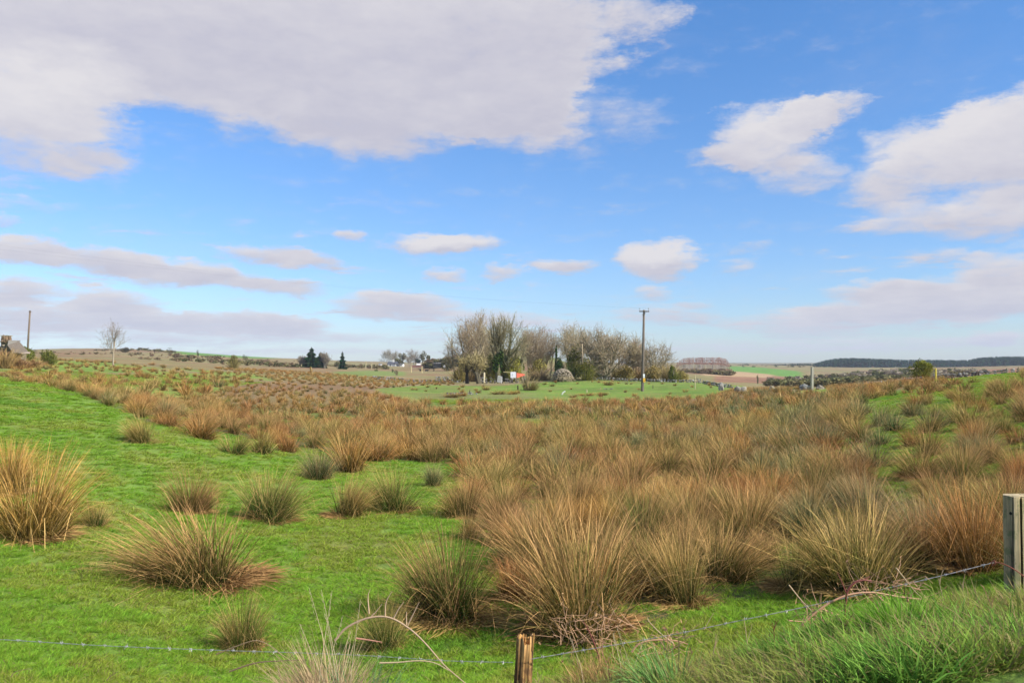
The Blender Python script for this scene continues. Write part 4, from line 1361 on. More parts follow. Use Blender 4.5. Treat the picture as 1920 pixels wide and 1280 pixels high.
# bare and ivied trees round the cottage
for (px, D, top, w, lab, kind) in [
        (610, 262, 657, 18, 'round-headed bare tree just behind the two spruces', 'b'), (566, 262, 665, 14, 'small faint bare tree before the taller spruce', 'b'),
        (728, 585, 653, 20, 'pale bare tree at the near gable of the cottage', 'b'), (739, 600, 655, 16, 'grey bare tree over the cottage roof', 'b'),
        (755, 600, 657, 16, 'ivied tree with a dark flat top behind the cottage chimney', 'i'), (767, 590, 664, 16, 'brown bare tree at the far gable of the cottage', 'b'),
        (777, 560, 652, 18, 'tall bare tree with a forked crown between the cottage and the byre', 'b'), (793, 560, 656, 20, 'bushy brown tree behind the byre', 'i'),
        (803, 560, 662, 12, 'narrow ivied tree past the byre', 'i'), (749, 560, 668, 18, 'low bushy tree beside the cottage', 'i'), (784, 560, 671, 14, 'dark evergreen low in the cottage grove', 'd')]:
    H = top_h(px, D, top)
    root = tree_thing('cottage_tree', px, D, lab, 'tree', 'trees round the white cottage')
    W = w / F * D
    if kind == 'b':
        a, b = bare_tree(700 + px, H, r0=.25, stems=2, spread=.75, upright=.6, twigs=.55, tw=.10, bark=(.24, .22, .17), twigc=(.26, .22, .16))
        mesh_obj('trunk', a, root); mesh_obj('crown', b, root)
    else:
        ca, cb = ((.07, .08, .03), (.20, .18, .07)) if kind == 'i' else ((.02, .05, .03), (.06, .10, .05))
        mesh_obj('crown', cloud_mesh('crown', [leaf_cloud(700 + px, 500, W * .5, W * .5, H * .36, .8, ca, cb, zc=H * .64)]), root)
        mesh_obj('trunk', stem_mesh(700 + px, 3, H * .7, .3, W * .2), root)


# ------------------------------------------------------------------ far woods and hedges (nobody could count them)
CONS = []
for k in range(4):
    m = MB(); q = random.Random(900 + k)
    for j in range(46):
        f = (j + .5) / 46; z = .10 + .9 * f; rr = .20 * (1 - f) ** .8 * q.uniform(.7, 1.2) + .01
        a = q.uniform(0, 6.28); c, s_ = math.cos(a), math.sin(a); w = rr * .6 + .02
        col = tuple(x * q.uniform(.6, 1.5) for x in (.028, .062, .040))
        m.add([(0, 0, z), (c * rr * .7 - s_ * w, s_ * rr * .7 + c * w, z - .05), (c * rr, s_ * rr, z - .10), (c * rr * .7 + s_ * w, s_ * rr * .7 - c * w, z - .05)], [(0, 1, 2, 3)], col)
    m.tube([(0, 0, 0), (0, 0, .9)], [.012, .004], 3, (.14, .10, .08), cap=False)
    CONS.append(m.mesh('far_conifer', M_LEAF))
FB = [cloud_mesh('far_bush', [leaf_cloud(950 + k, 60, .5, .5, .45, .28, ca, cb, zc=.42, lumps=4)]) for k, (ca, cb) in enumerate(
    [((.10, .09, .04), (.24, .20, .09)), ((.06, .07, .03), (.17, .16, .07)), ((.20, .17, .12), (.38, .32, .23)), ((.14, .10, .06), (.30, .21, .12))])]
LARCH = []
for k in range(3):
    m = MB(); q = random.Random(970 + k)
    m.tube([(0, 0, 0), (q.uniform(-.01, .01), 0, .95)], [.010, .004], 3, (.34, .30, .26), cap=False)
    for j in range(26):
        z = q.uniform(.55, 1.0); a = q.uniform(0, 6.28); rr = .10 * (1.15 - z) * 2
        m.strip((0, 0, z), (math.cos(a) * rr, math.sin(a) * rr, z + .06), .012, .006, (.34, .20, .15))
    LARCH.append(m.mesh('far_larch', M_TWIG))


def wood_to(name, n, meshes, line, D0, D1, hmin, label, jit=2.0, wide=1.0, seed=1, kset=None):
    """growth whose tops follow a photographed skyline: line = [(column, row)]"""
    g = np.random.default_rng(seed)
    xs = [p[0] for p in line]; ys = [p[1] for p in line]
    P = []; S = []; K = []
    for i in range(n):
        px = g.uniform(xs[0], xs[-1]); D = g.uniform(D0, D1)
        x, y, z = at(px, D)
        top = zrow(np.interp(px, xs, ys) + abs(g.normal(0, jit)) - .5, D)
        H = max(top - z, hmin); z = min(top - H, z)
        P.append((x, y, z)); s = H * wide * g.uniform(.8, 1.3); S.append((s, s, H)); K.append(int(g.choice(kset)) if kset is not None else int(g.integers(0, len(meshes))))
    scatter(name, np.array(P), g.uniform(0, 6.28, n), np.array(S), K, meshes, kind='stuff', label=label)


wood_to('conifer_forest', 2600, CONS, [(1528, 680), (1545, 675), (1565, 671), (1600, 670), (1650, 672), (1700, 673.5), (1750, 673.5), (1815, 674), (1832, 670), (1860, 668), (1920, 667), (2100, 664), (2500, 662)],
        960, 1180, 9, 'dark conifer plantation along the far ridge', jit=2.2, wide=1.25, seed=3)
wood_to('distant_wood', 700, CONS + FB[:2], [(1366, 686), (1385, 683), (1400, 681.5), (1410, 684), (1440, 684), (1470, 682), (1500, 681), (1545, 681)], 1150, 1320, 6,
        'low dark belt of trees on the horizon behind the green field', jit=1.2, wide=1.3, seed=4)
wood_to('young_plantation', 230, LARCH, [(1268, 681), (1280, 673), (1300, 671.5), (1350, 671.5), (1362, 674), (1368, 682)], 430, 470, 5, 'young leafless plantation with pinkish tops and thin pale trunks', jit=.6, wide=1.0, seed=5)
wood_to('scrub', 120, FB, [(1268, 691), (1300, 689), (1368, 690)], 400, 428, 2, 'low reddish scrub at the foot of the young plantation', jit=1.5, wide=1.5, seed=6, kset=[0, 3])
wood_to('scrub', 420, FB, [(1440, 703), (1520, 700), (1590, 694), (1650, 686), (1700, 684), (1720, 688), (1800, 686), (1850, 690), (1930, 688), (2300, 684)], 330, 560, 3,
        'grey leafless willow scrub in the valley below the conifer ridge', jit=3.5, wide=1.3, seed=7, kset=[0, 2, 2, 1])
wood_to('scrub', 300, FB, [(1440, 706), (1520, 705), (1600, 700), (1660, 697), (1720, 698)], 190, 300, 1.5, 'olive gorse and bramble scrub beyond the field wall', jit=3, wide=1.5, seed=8, kset=[0, 1])
wood_to('hedgerow', 240, FB, [(450, 675), (520, 676), (560, 680), (650, 681), (720, 681), (725, 683)], 330, 420, 2, 'brown hedgerow across the end of the moor', jit=2.5, wide=1.2, seed=9, kset=[0, 3, 1])
wood_to('hedgerow', 260, FB, [(-300, 652), (100, 655), (225, 652), (260, 650), (300, 652), (330, 655)], 480, 620, 2, 'hedgerows and furze crossing the far brown hill', jit=3, wide=1.4, seed=10, kset=[0, 1])
wood_to('hedgerow', 200, FB, [(250, 668), (330, 668), (460, 672), (560, 680)], 230, 330, 1.5, 'scrubby hedge along the foot of the hillside', jit=3, wide=1.4, seed=12, kset=[0, 3, 1])
wood_to('scrub', 420, FB, [(800, 672), (830, 668), (870, 660), (905, 653), (935, 653), (965, 657)], 340, 430, 2, 'brown gorse and bracken cover on the small round hill', jit=7, wide=1.5, seed=13, kset=[0, 3, 1])
wood_to('scrub', 120, FB, [(1840, 700), (1920, 700), (2200, 700)], 330, 380, 2, 'russet bog myrtle on the heath past the wall', jit=5, wide=1.6, seed=14, kset=[3])
wood_to('scrub', 420, FB, [(-300, 655), (60, 657), (200, 656), (330, 660), (450, 669), (560, 676)], 300, 520, 1.2, 'heather, furze and rush patches over the brown hillside', jit=7, wide=1.9, seed=16, kset=[0, 3, 3])
wood_to('far_hedge', 260, FB, [(640, 681), (760, 682), (860, 676), (960, 675), (1100, 678), (1270, 682), (1370, 684), (1540, 684)], 900, 1300, 3, 'thin line of hedges along the horizon', jit=1.5, wide=1.5, seed=15, kset=[0, 1])


# ------------------------------------------------------------------ stones and walls
def stone_verts(q, s, sub=1):
    bm = __import__('bmesh').new()
    __import__('bmesh').ops.create_icosphere(bm, subdivisions=sub, radius=1)
    sx, sy, sz = s[0] * q.uniform(.7, 1.3), s[1] * q.uniform(.7, 1.3), s[2] * q.uniform(.7, 1.25)
    a = q.uniform(0, 6.28)
    vs = []
    for v in bm.verts:
        k = 1 + q.uniform(-.22, .18)
        x, y, z = v.co.x * sx * k, v.co.y * sy * k, v.co.z * sz * k
        vs.append((x * math.cos(a) - y * math.sin(a), x * math.sin(a) + y * math.cos(a), z))
    fs = [tuple(v.index for v in f.verts) for f in bm.faces]
    bm.free()
    return vs, fs


def stone_col(q):
    g = q.uniform(.12, .30)
    if q.random() < .25: g *= .55
    return (g * 1.02, g * .98, g * .88)


def stone_wall(name, line, h, label, seed, thick=.35, size=.20, tumble=.25, group='dry stone walls between the fields', moss=0.0):
    """line = [(column, depth)]"""
    q = random.Random(seed); m = MB()
    pts = [at(px, D) for px, D in line]
    root = empty(name, pts[0], label=label, cat='stone wall', group=group)
    o = pts[0]
    for (a, b) in zip(pts[:-1], pts[1:]):
        L = math.hypot(b[0] - a[0], b[1] - a[1]); n = max(2, int(L / (size * 1.5)))
        for i in range(n):
            f = (i + q.random()) / n
            x = a[0] + (b[0] - a[0]) * f; y = a[1] + (b[1] - a[1]) * f; z = gz(x, y)
            hh = h * (1 - tumble * 2 * abs(vn1(x * .5 + seed)))
            lay = max(1, int(hh / (size * .95)))
            for k in range(lay):
                vs, fs = stone_verts(q, (size * .8, size * .6, size * .48))
                nx, ny = -(b[1] - a[1]) / L, (b[0] - a[0]) / L
                t = q.uniform(-1, 1) * thick * .5 * (1 - .5 * k / max(lay, 1))
                c = stone_col(q)
                if q.random() < moss: c = (.13, .14, .04)
                m.add([(v[0] + x + nx * t - o[0], v[1] + y + ny * t - o[1], v[2] + z + (k + .45) * size * .9 - o[2]) for v in vs], fs, c)
    mesh_obj('stones', m.mesh('stones', M_STONE), root, kind='stuff')
    return root


def vn1(t):
    return float(vnoise(np.array([t]), np.array([3.7]), 5)[0]) - .3


stone_wall('stone_wall', [(1100, 121), (1150, 119), (1210, 117), (1270, 115), (1330, 116)], .70, 'long low grey wall behind the green strip, passing the utility pole', 1, size=.24)
stone_wall('stone_wall', [(1318, 112), (1345, 104), (1372, 98)], .65, 'dark tumbled wall running down from the end of the long wall', 2, size=.24, moss=.3)
stone_wall('stone_wall', [(838, 69), (858, 69), (896, 70)], .36, 'low pale tumbled wall at the near edge of the green strip', 3, size=.13, tumble=.6)
stone_wall('stone_wall', [(700, 125), (740, 122), (760, 121)], .75, 'dark wall crossing the rough pasture below the cottage', 4, size=.26, moss=.25)
stone_wall('stone_wall', [(760, 113), (820, 116), (872, 118)], .55, 'mossy wall along the back of the green strip', 5, size=.24, moss=.5)
stone_wall('stone_wall', [(815, 150), (860, 148), (915, 146)], .7, 'pale wall on the brown field behind the mossy one', 6, size=.28, moss=.2)
stone_wall('stone_wall', [(900, 112), (940, 113), (985, 113)], 1.1, 'grey farmyard wall behind the hawthorns, below the tin sheet', 7, size=.24, moss=.15)
stone_wall('stone_wall', [(1608, 82), (1650, 80), (1700, 77), (1730, 75)], .62, 'grey wall climbing to the bushy thorn on the skyline', 8, size=.22)
stone_wall('stone_wall', [(1752, 71), (1800, 68), (1860, 66), (1925, 64), (2050, 62)], .62, 'skyline wall running from the yellow post past the gate posts', 9, size=.22)
stone_wall('stone_wall', [(1130, 84), (1150, 85)], .25, 'few loose pale stones at the edge of the rushes before the pole', 10, size=.14)

for i, (px, D, top, w, c, lab) in enumerate([
        (1352, 66, 718, 15, (0.31, 0.29, 0.24), 'rounded pale boulder at the back of the rush bed, nearest the utility pole'),
        (1383, 65, 721, 15, (0.30, 0.28, 0.21), 'split boulder with a dark side, next to the rounded pale one'),
        (1394, 64, 724, 9, (0.34, 0.31, 0.25), 'small white stone lying against the split boulder'),
        (1447, 66, 722, 12, (0.27, 0.24, 0.18), 'flat boulder between the split one and the concrete post'),
        (1507, 63, 719, 16, (.20, .20, .18), 'dark slab-like boulder at the foot of the concrete post'),
        (1516, 62.5, 721, 8, (0.37, 0.35, 0.28), 'white stone leaning on the dark boulder by the concrete post'),
        (1537, 63, 722, 14, (0.27, 0.24, 0.18), 'low brown boulder just past the concrete post'),
        (1553, 64, 723, 10, (0.34, 0.30, 0.24), 'pale stone last in the row past the concrete post')]):
    x, y, z = at(px, D)
    q = random.Random(50 + i); W = w / F * D; Ht = max(min(zrow(top, D) - z, W * .8), .3); z = zrow(top, D) - Ht
    vs, fs = stone_verts(q, (W * .5, W * .42, Ht * .75), 2)
    m = MB(); m.add([(v[0], v[1], max(v[2], -.2) + Ht * .25) for v in vs], fs, c)
    mesh_obj('boulder', m.mesh('boulder', M_STONE), loc=(x, y, z), label=lab, cat='boulder', group='boulders along the back of the rush bed')

# stone heap overgrown with dead bramble
x, y, z = at(1055, 116)
root = empty('stone_heap', (x, y, z), label='rounded grey-brown stone heap matted with dead bramble, by the ivy mound', cat='stone heap')
q = random.Random(77); m = MB()
W, H = 37 / F * 116, zrow(690, 116) - z
for k in range(420):
    a = q.uniform(0, 6.28); r = q.random() ** .5
    hx = r * math.cos(a); hy = r * math.sin(a)
    hz = math.sqrt(max(0, 1 - r * r)) ** .8
    vs, fs = stone_verts(q, (.16, .14, .11))
    g_ = q.uniform(.20, .40)
    m.add([(v[0] + hx * W / 2, v[1] + hy * W / 2, v[2] + hz * H * .92) for v in vs], fs, (g_ * .8, g_ * .66, g_ * .48))
mesh_obj('stones', m.mesh('stones', M_STONE), root, kind='stuff')
V, Q, T, C = blades(900, 5, W * .5, H * .55, 1.4, lambda t, q, k: lerp3((.24, .17, .10), (.44, .34, .22), k), .03, 3, bend=1.6, hvar=.6)
V[:, 2] += H * .62 * np.sqrt(np.clip(1 - (V[:, 0] ** 2 + V[:, 1] ** 2) / (W * .62) ** 2, 0, 1))
mesh_obj('bramble', np_mesh('bramble', V, [Q, T], C, M_TWIG), root)


# ------------------------------------------------------------------ poles and posts
W_POLE = wood_mat('pole_wood', (.20, .165, .13, 1), (.13, .105, .085, 1), (.10, .09, .07, 1), .25)
W_PALE = wood_mat('pale_post_wood', (.46, .40, .26, 1), (.36, .31, .19, 1), (.30, .27, .17, 1), .6)
W_POST = wood_mat('old_fence_wood', (.56, .43, .26, 1), (.36, .29, .18, 1), (.22, .23, .11, 1), 1.0)
W_STAKE = wood_mat('broken_stake_wood', (.44, .27, .10, 1), (.27, .15, .06, 1), (.16, .09, .045, 1), 1.0)

x, y, z = at(1205, 80)
Hp = zrow(581, 80) - z
root = empty('utility_pole', (x, y, z), label='tall wooden utility pole with a crossarm and two small plates', cat='utility pole')
m = MB(); m.tube([(-.06, 0, -.4), (-.04, 0, 0), (.06, 0, Hp * .5), (.14, 0, Hp)], [.15, .145, .125, .10], 12, (1, 1, 1))
mesh_obj('pole', m.mesh('pole', W_POLE, smooth=True), root)
m = MB(); m.box(-.34, .62, -.20, -.11, Hp - .20, Hp - .10, (.62, .6, .6))
mesh_obj('crossarm', m.mesh('crossarm', W_POLE), root)
for s in (-.29, .57):
    m = MB()
    m.tube([(s, -.155, Hp - .10), (s, -.155, Hp + .06)], .014, 6, (.35, .35, .36))
    m.tube([(s, -.155, Hp + .05), (s, -.155, Hp + .08), (s, -.155, Hp + .11), (s, -.155, Hp + .15), (s, -.155, Hp + .18)], [.03, .055, .035, .05, .02], 8, (.30, .34, .36))
    mesh_obj('insulator', m.mesh('insulator', M_PLAIN, smooth=True), root)
m = MB(); m.tube([(-.06, -.15, Hp - .55), (.10, -.15, Hp - .15)], .018, 5, (.3, .3, .3)); m.tube([(.34, -.15, Hp - .15), (.16, -.15, Hp - .55)], .018, 5, (.3, .3, .3))
mesh_obj('brace', m.mesh('brace', M_PLAIN), root)
for nm, r0, r1, c, w in (('white_plate', 701, 708, (.80, .82, .80), .09), ('yellow_plate', 708.5, 716, (.75, .42, .05), .11)):
    m = MB(); m.box(.00, .00 + w * 2, -.175, -.160, zrow(r1, 80) - z, zrow(r0, 80) - z, c)
    m.box(.02, -.02 + w * 2, -.18, -.175, zrow(r1 - 2, 80) - z, zrow(r1 - 3, 80) - z, tuple(k * .35 for k in c))
    mesh_obj(nm, m.mesh(nm, M_PLAIN), root)

x, y, z = at(1092.5, 119)
Hq = zrow(642, 119) - z
root = empty('utility_pole', (x, y, z), label='thin pale pole with a dark cap in front of the olive thicket', cat='utility pole')
m = MB(); m.tube([(0, 0, -.3), (-.03, 0, Hq * .5), (-.07, 0, Hq)], [.11, .10, .085], 8, (2.1, 2.0, 1.6))
mesh_obj('pole', m.mesh('pole', W_POLE, smooth=True), root)
m = MB(); m.box(-.35, .14, -.12, .12, Hq - .10, Hq + .04, (.5, .5, .5))
mesh_obj('cap', m.mesh('cap', W_POLE), root)

x, y, z = at(51, 112)
Hq = zrow(584, 112) - z
root = empty('utility_pole', (x, y, z), label='bare leaning pole rising behind the round gorse bush', cat='utility pole')
m = MB(); m.tube([(0, 0, -.3), (.14, 0, Hq * .5), (.30, 0, Hq)], [.13, .12, .11], 8, (1.1, 1.0, .9))
mesh_obj('pole', m.mesh('pole', W_POLE, smooth=True), root)
m = MB(); m.tube([(.30, 0, Hq - .05), (.31, 0, Hq + .12)], [.18, .10], 8, (.7, .6, .5))
mesh_obj('cap', m.mesh('cap', W_POLE), root)

# overhead wires from the tall pole back over the field
for k, s in enumerate((-.29, .57)):
    p0 = Vector(at(1205, 80)) + Vector((s, -.155, Hp + .17))
    d = pdir(-60, 452 + k * 8)
    p1 = Vector((d.x / d.y * 42, 42, CZ + d.z / d.y * 42))
    m = MB(); pts = []
    for i in range(25):
        f = i / 24; p = p0.lerp(p1, f); p.z -= 4 * f * (1 - f) * .55; pts.append(p)
    m.tube(pts, .0016, 4, (.10, .10, .11))
    mesh_obj('overhead_wire', m.mesh('overhead_wire', M_PLAIN), label='faint overhead wire from the %s end of the crossarm across the sky' % ('short' if k == 0 else 'long'), cat='wire', group='overhead wires')

x, y, z = at(1522, 62.3)
Ht = zrow(688, 62.3) - z
m = MB()
m.box(-.085, .085, -.07, .07, -.3, Ht - .03, (.30, .29, .23)); m.box(-.07, .07, -.055, .055, Ht - .03, Ht, (.32, .32, .26))
o = mesh_obj('concrete_post', m.mesh('concrete_post', M_CONC), loc=(x, y, z), label='pale square concrete post standing alone behind the rushes', cat='post')
o.rotation_euler = (0, .015, .3)


def small_post(px, D, top, w, label, mat, col, lean=0.0, name='fence_post', group='posts along the field walls', base=-.3):
    x, y, z = at(px, D); H = max(zrow(top, D) - z, .3); q = random.Random(int(px))
    m = MB()
    m.tube([(0, 0, base), (lean * .5, 0, H * .5), (lean, 0, H - .03), (lean, 0, H)], [w / 2, w / 2, w / 2 * .95, w / 2 * .75], 7, col)
    m.box(lean * .6 - w * .62, lean * .6 - w * .45, -w * .2, w * .2, H * .72, H * .76, (.3, .3, .3))
    return mesh_obj(name, m.mesh(name, mat), loc=(x, y, z), label=label, cat='post', group=group)


small_post(1754, 68, 690, .15, 'yellow-painted post before the skyline wall', M_PLAIN, (.62, .50, .08))
small_post(1827, 63, 697, .17, 'thick dark leaning gate post in the skyline wall', W_POLE, (.55, .5, .5), lean=.18)
small_post(1834, 63, 697, .14, 'second dark gate post close beside the thick one', W_POLE, (.7, .65, .6), lean=.02)
small_post(1887, 60, 690, .10, 'thin grey post on the skyline wall past the gate posts', W_POLE, (1.6, 1.6, 1.5))
small_post(1909, 61, 688, .10, 'short grey post next along the skyline wall', W_POLE, (1.5, 1.5, 1.4))
small_post(1303, 86, 703, .09, 'thin pale post where the green strip meets the bog', W_PALE, (1.2, 1.2, 1.1))
small_post(880, 71, 735, .09, 'thin dark post rising from the low tumbled wall', W_POLE, (1, 1, .8), lean=.06)
small_post(902, 73, 733, .06, 'very thin stake in the green strip below the hawthorns', W_POLE, (1, 1, .8))
small_post(1100, 76, 736, .10, 'short pale post at the back edge of the rushes', W_PALE, (1.2, 1.2, 1.1))
small_post(1126, 84, 727, .08, 'short greenish stake in the green strip', W_PALE, (.9, .9, .7))
small_post(1224, 86, 722, .07, 'thin dark stake behind the tall utility pole', W_POLE, (.6, .6, .6))
small_post(1051, 72, 735, .13, 'leaning white broken post at the back edge of the rushes', M_PLAIN, (.66, .66, .58), lean=.38)
small_post(971, 84, 722, .14, 'dark stump-like post beside the twiggy tan thorn bush', W_POLE, (.5, .45, .4))
small_post(908, 118, 698, .28, 'cream-painted stone gate pier behind the hawthorns', M_CONC, (.62, .54, .34))
small_post(771, 260, 688, .35, 'pale post at one end of the byre field gate', W_PALE, (1.3, 1.2, 1.0))
small_post(791, 255, 687, .35, 'pale post at the other end of the byre field gate', W_PALE, (1.3, 1.2, 1.0))
small_post(686, 320, 678, .35, 'first of two faint pale poles by the far hedge', W_PALE, (1.2, 1.2, 1.1))
small_post(697, 320, 679, .35, 'second of two faint pale poles by the far hedge', W_PALE, (1.2, 1.2, 1.1))
small_post(584, 140, 688, .16, 'pale stake showing against the foot of the taller spruce', W_PALE, (1.1, 1.1, .9))

# ------------------------------------------------------------------ buildings


def slab(m, a, b, c, d, t, col):
    """a thin plate through four corners"""
    n = (Vector(b) - Vector(a)).cross(Vector(d) - Vector(a)).normalized() * t
    vs = [Vector(p) for p in (a, b, c, d)] + [Vector(p) + n for p in (a, b, c, d)]
    m.add(vs, [(3, 2, 1, 0), (4, 5, 6, 7), (0, 1, 5, 4), (1, 2, 6, 5), (2, 3, 7, 6), (3, 0, 4, 7)], col)


def cottage():
    D = 585
    x, y, z = at(743, D)
    z = min(z, zrow(688.5, D))
    root = empty('cottage', (x, y, z), label='white cottage with dark slate roof and two chimneys under the trees', cat='cottage')
    k = D / F
    W0, W1 = -14.5 * k, 14 * k          # long, low house
    hw = zrow(682, D) - z; hr = zrow(677.0, D) - z
    m = MB(); m.box(-1 * k, W1, -3.2, 3.2, -1, hw, (.80, .79, .72))
    mesh_obj('wall', m.mesh('wall', M_PLAIN), root)
    m = MB(); m.box(W0, -1 * k - .02, -2.6, 3.2, -1, hw - .3, (.72, .73, .72))
    mesh_obj('wall', m.mesh('wall', M_PLAIN), root)
    for (a, b, yf, hh, rr) in ((-1 * k - .4, W1 + .4, -3.6, hw, hr), (W0 - .4, -1 * k - .42, -3.0, hw - .3, hr - .5)):
        m = MB()
        slab(m, (a, yf, hh - .05), (b, yf, hh - .05), (b - 1.6 * (b == W1 + .4), 0, rr), (a, 0, rr), .15, (.085, .09, .11))
        slab(m, (b, 3.6, hh - .05), (a, 3.6, hh - .05), (a, 0, rr), (b - 1.6 * (b == W1 + .4), 0, rr), .15, (.085, .09, .11))
        mesh_obj('roof', m.mesh('roof', M_PLAIN), root)
    for cx in (-5.0 * k, 4.0 * k):
        m = MB(); m.box(cx - .55, cx + .55, -.5, .5, hr - .8, hr + 1.25, (.78, .77, .72)); m.box(cx - .65, cx + .65, -.6, .6, hr + 1.25, hr + 1.4, (.45, .44, .42))
        mesh_obj('chimney', m.mesh('chimney', M_PLAIN), root)
    for cx, w in ((2.5 * k, .6), (6.2 * k, .5), (10 * k, .6), (-10.0 * k, .6)):
        yy = -3.2 if cx > 0 else -2.6
        m = MB(); m.box(cx - w, cx + w, yy - .05, yy + .05, .9, 2.2, (.75, .75, .72))
        f = mesh_obj('window', m.mesh('window', M_PLAIN), root)
        m = MB(); m.box(cx - w + .1, cx + w - .1, yy - .08, yy - .052, 1.0, 2.1, (.05, .06, .07))
        mesh_obj('pane', m.mesh('pane', M_METAL), f)
    m = MB(); m.box(4.3 * k - .5, 4.3 * k + .5, -3.26, -3.15, 0, 2.1, (.12, .10, .10))
    mesh_obj('door', m.mesh('door', M_PLAIN), root)


cottage()
D = 520
x, y, z = at(784, D); z = max(z, zrow(690, D)); k = D / F
root = empty('byre', (x, y, z), label='low red-brown byre with a pale roof beside the cottage grove', cat='outbuilding')
m = MB(); m.box(-10 * k, 8 * k, -2, 2, -.6, 1.5, (.22, .11, .08)); mesh_obj('wall', m.mesh('wall', M_PLAIN), root)
m = MB(); slab(m, (-3 * k, -2.3, 1.5), (5 * k, -2.3, 1.5), (5 * k, 2.2, 2.6), (-3 * k, 2.2, 2.6), .1, (.60, .56, .50)); mesh_obj('roof', m.mesh('roof', M_PLAIN), root)
x, y, z = at(713, 585); z = zrow(687, 585)
root = empty('white_shed', (x, y, z), label='tiny white shed alone at one side of the cottage', cat='shed')
m = MB(); m.box(-1.1, 1.1, -1, 1, -.5, 1.7, (.8, .78, .7)); mesh_obj('wall', m.mesh('wall', M_PLAIN), root)
m = MB(); slab(m, (-1.3, -1.2, 1.7), (1.3, -1.2, 1.7), (1.3, 1.2, 2.1), (-1.3, 1.2, 2.1), .08, (.2, .2, .2)); mesh_obj('roof', m.mesh('roof', M_PLAIN), root)
x, y, z = at(822, 300); z = zrow(690, 300)
root = empty('dark_shed', (x, y, z), label='dark open shed under the evergreen clump at the hill foot', cat='shed')
m = MB(); m.box(-1.6, .8, -1, 1.5, 0, 1.6, (.045, .045, .045)); mesh_obj('wall', m.mesh('wall', M_PLAIN), root)
m = MB(); slab(m, (-1.8, -1.3, 1.6), (1.0, -1.3, 1.6), (1.0, 1.8, 1.95), (-1.8, 1.8, 1.95), .08, (.16, .15, .14)); mesh_obj('roof', m.mesh('roof', M_PLAIN), root)
m = MB(); m.box(1.8, 2.6, -1.3, -1.2, .2, 1.2, (.75, .75, .75)); mesh_obj('door', m.mesh('door', M_PLAIN), root)

# tin shed: white end, red corrugated sheet
D = 110
x, y, z = at(970, D); k = D / F
root = empty('tin_shed', (x, y, z), label='red tin shed with a white end panel among the bare trees', cat='shed')
za, zb = zrow(697, D) - z, zrow(709.5, D) - z
m = MB(); m.box(-12.8 * k, -2.6 * k, -.06, .02, zb + .1, za, (.68, .70, .72)); m.box(-9.5 * k, -8.2 * k, -.075, -.062, zb + .35, za - .25, (.42, .46, .55))
mesh_obj('end_panel', m.mesh('end_panel', M_PLAIN), root)
m = MB(); n = 22
for i in range(n):
    f0 = i / n; f1 = (i + 1) / n
    xa = -2.5 * k + 17 * k * f0; xb = -2.5 * k + 17 * k * f1
    top0 = za - .12 - .22 * f0; top1 = za - .12 - .22 * f1; b0 = zb + .05 + .35 * f0; b1 = zb + .05 + .35 * f1
    ya = .0 + .03 * (i % 2) + 1.6 * f0; yb = .03 - .03 * (i % 2) + 1.6 * f1
    m.add([(xa, ya, b0), (xb, yb, b1), (xb, yb + .5, top1), (xa, ya + .5, top0), (xa, ya + .03, b0), (xb, yb + .03, b1), (xb, yb + .53, top1), (xa, ya + .53, top0)],
          [(0, 1, 2, 3), (7, 6, 5, 4), (0, 4, 5, 1), (3, 2, 6, 7)], (.50, .085, .045) if q.random() > .2 else (.42, .12, .07))
mesh_obj('red_sheet', m.mesh('red_sheet', M_PLAIN), root)
for px_, h_ in ((-12, za), (-2, za), (12, za - .4)):
    m = MB(); m.box(px_ * k - .06, px_ * k + .06, .05, .17, -.2, h_ - .1, (.12, .10, .08)); mesh_obj('leg', m.mesh('leg', M_PLAIN), root)
m = MB(); m.tube([(-26 * k, .3, za - .02), (-12 * k, .1, za - .10)], .05, 6, (.60, .52, .25)); mesh_obj('rail', m.mesh('rail', M_PLAIN), root)
x, y, z = at(936, 104)
m = MB(); slab(m, (-.28, 0, .25), (.20, .1, .15), (.34, -.3, .95), (-.16, -.4, 1.05), .03, (.62, .63, .62))
slab(m, (.20, .12, .15), (.26, .5, .05), (.36, .1, .80), (.34, -.28, .95), .03, (.48, .49, .50))
mesh_obj('bent_tin_sheet', m.mesh('bent_tin_sheet', M_PLAIN), loc=(x, y, z), label='bent pale tin sheet lying in front of the farmyard wall', cat='tin sheet')

# ruined cottage at the frame edge
D = 84
x, y, z = at(20, D); k = D / F
zt = lambda r: zrow(r, D) - z
root = empty('ruined_cottage', (x, y, z), label='ruined stone cottage with a sagging grey roof slope and a stub of chimney', cat='ruin')
m = MB(); q = random.Random(9)
for j in range(220):
    f = q.random(); px_ = -60 + 92 * f
    top = 643 if px_ < 8 else 643 + (px_ - 8) * .62
    zz = q.uniform(-.2, zt(top) - .15)
    vs, fs = stone_verts(q, (.26, .20, .14))
    c = stone_col(q)
    m.add([(v[0] + (px_ - 20) * k, v[1] + .9 + q.uniform(0, .25), v[2] + zz) for v in vs], fs, (c[0] * .9, c[1] * .8, c[2] * .65))
m.box(-80 * k, -30 * k, 1.2, 2.2, -.3, zt(648), (.20, .17, .12)); m.box(-29.9 * k, -9 * k, 1.0, 1.9, -.3, zt(641), (.20, .16, .10)); m.box(-8.9 * k, 8 * k, 1.3, 2.0, -.3, zt(654), (.18, .15, .10))
mesh_obj('wall', m.mesh('wall', M_STONE), root)
m = MB()
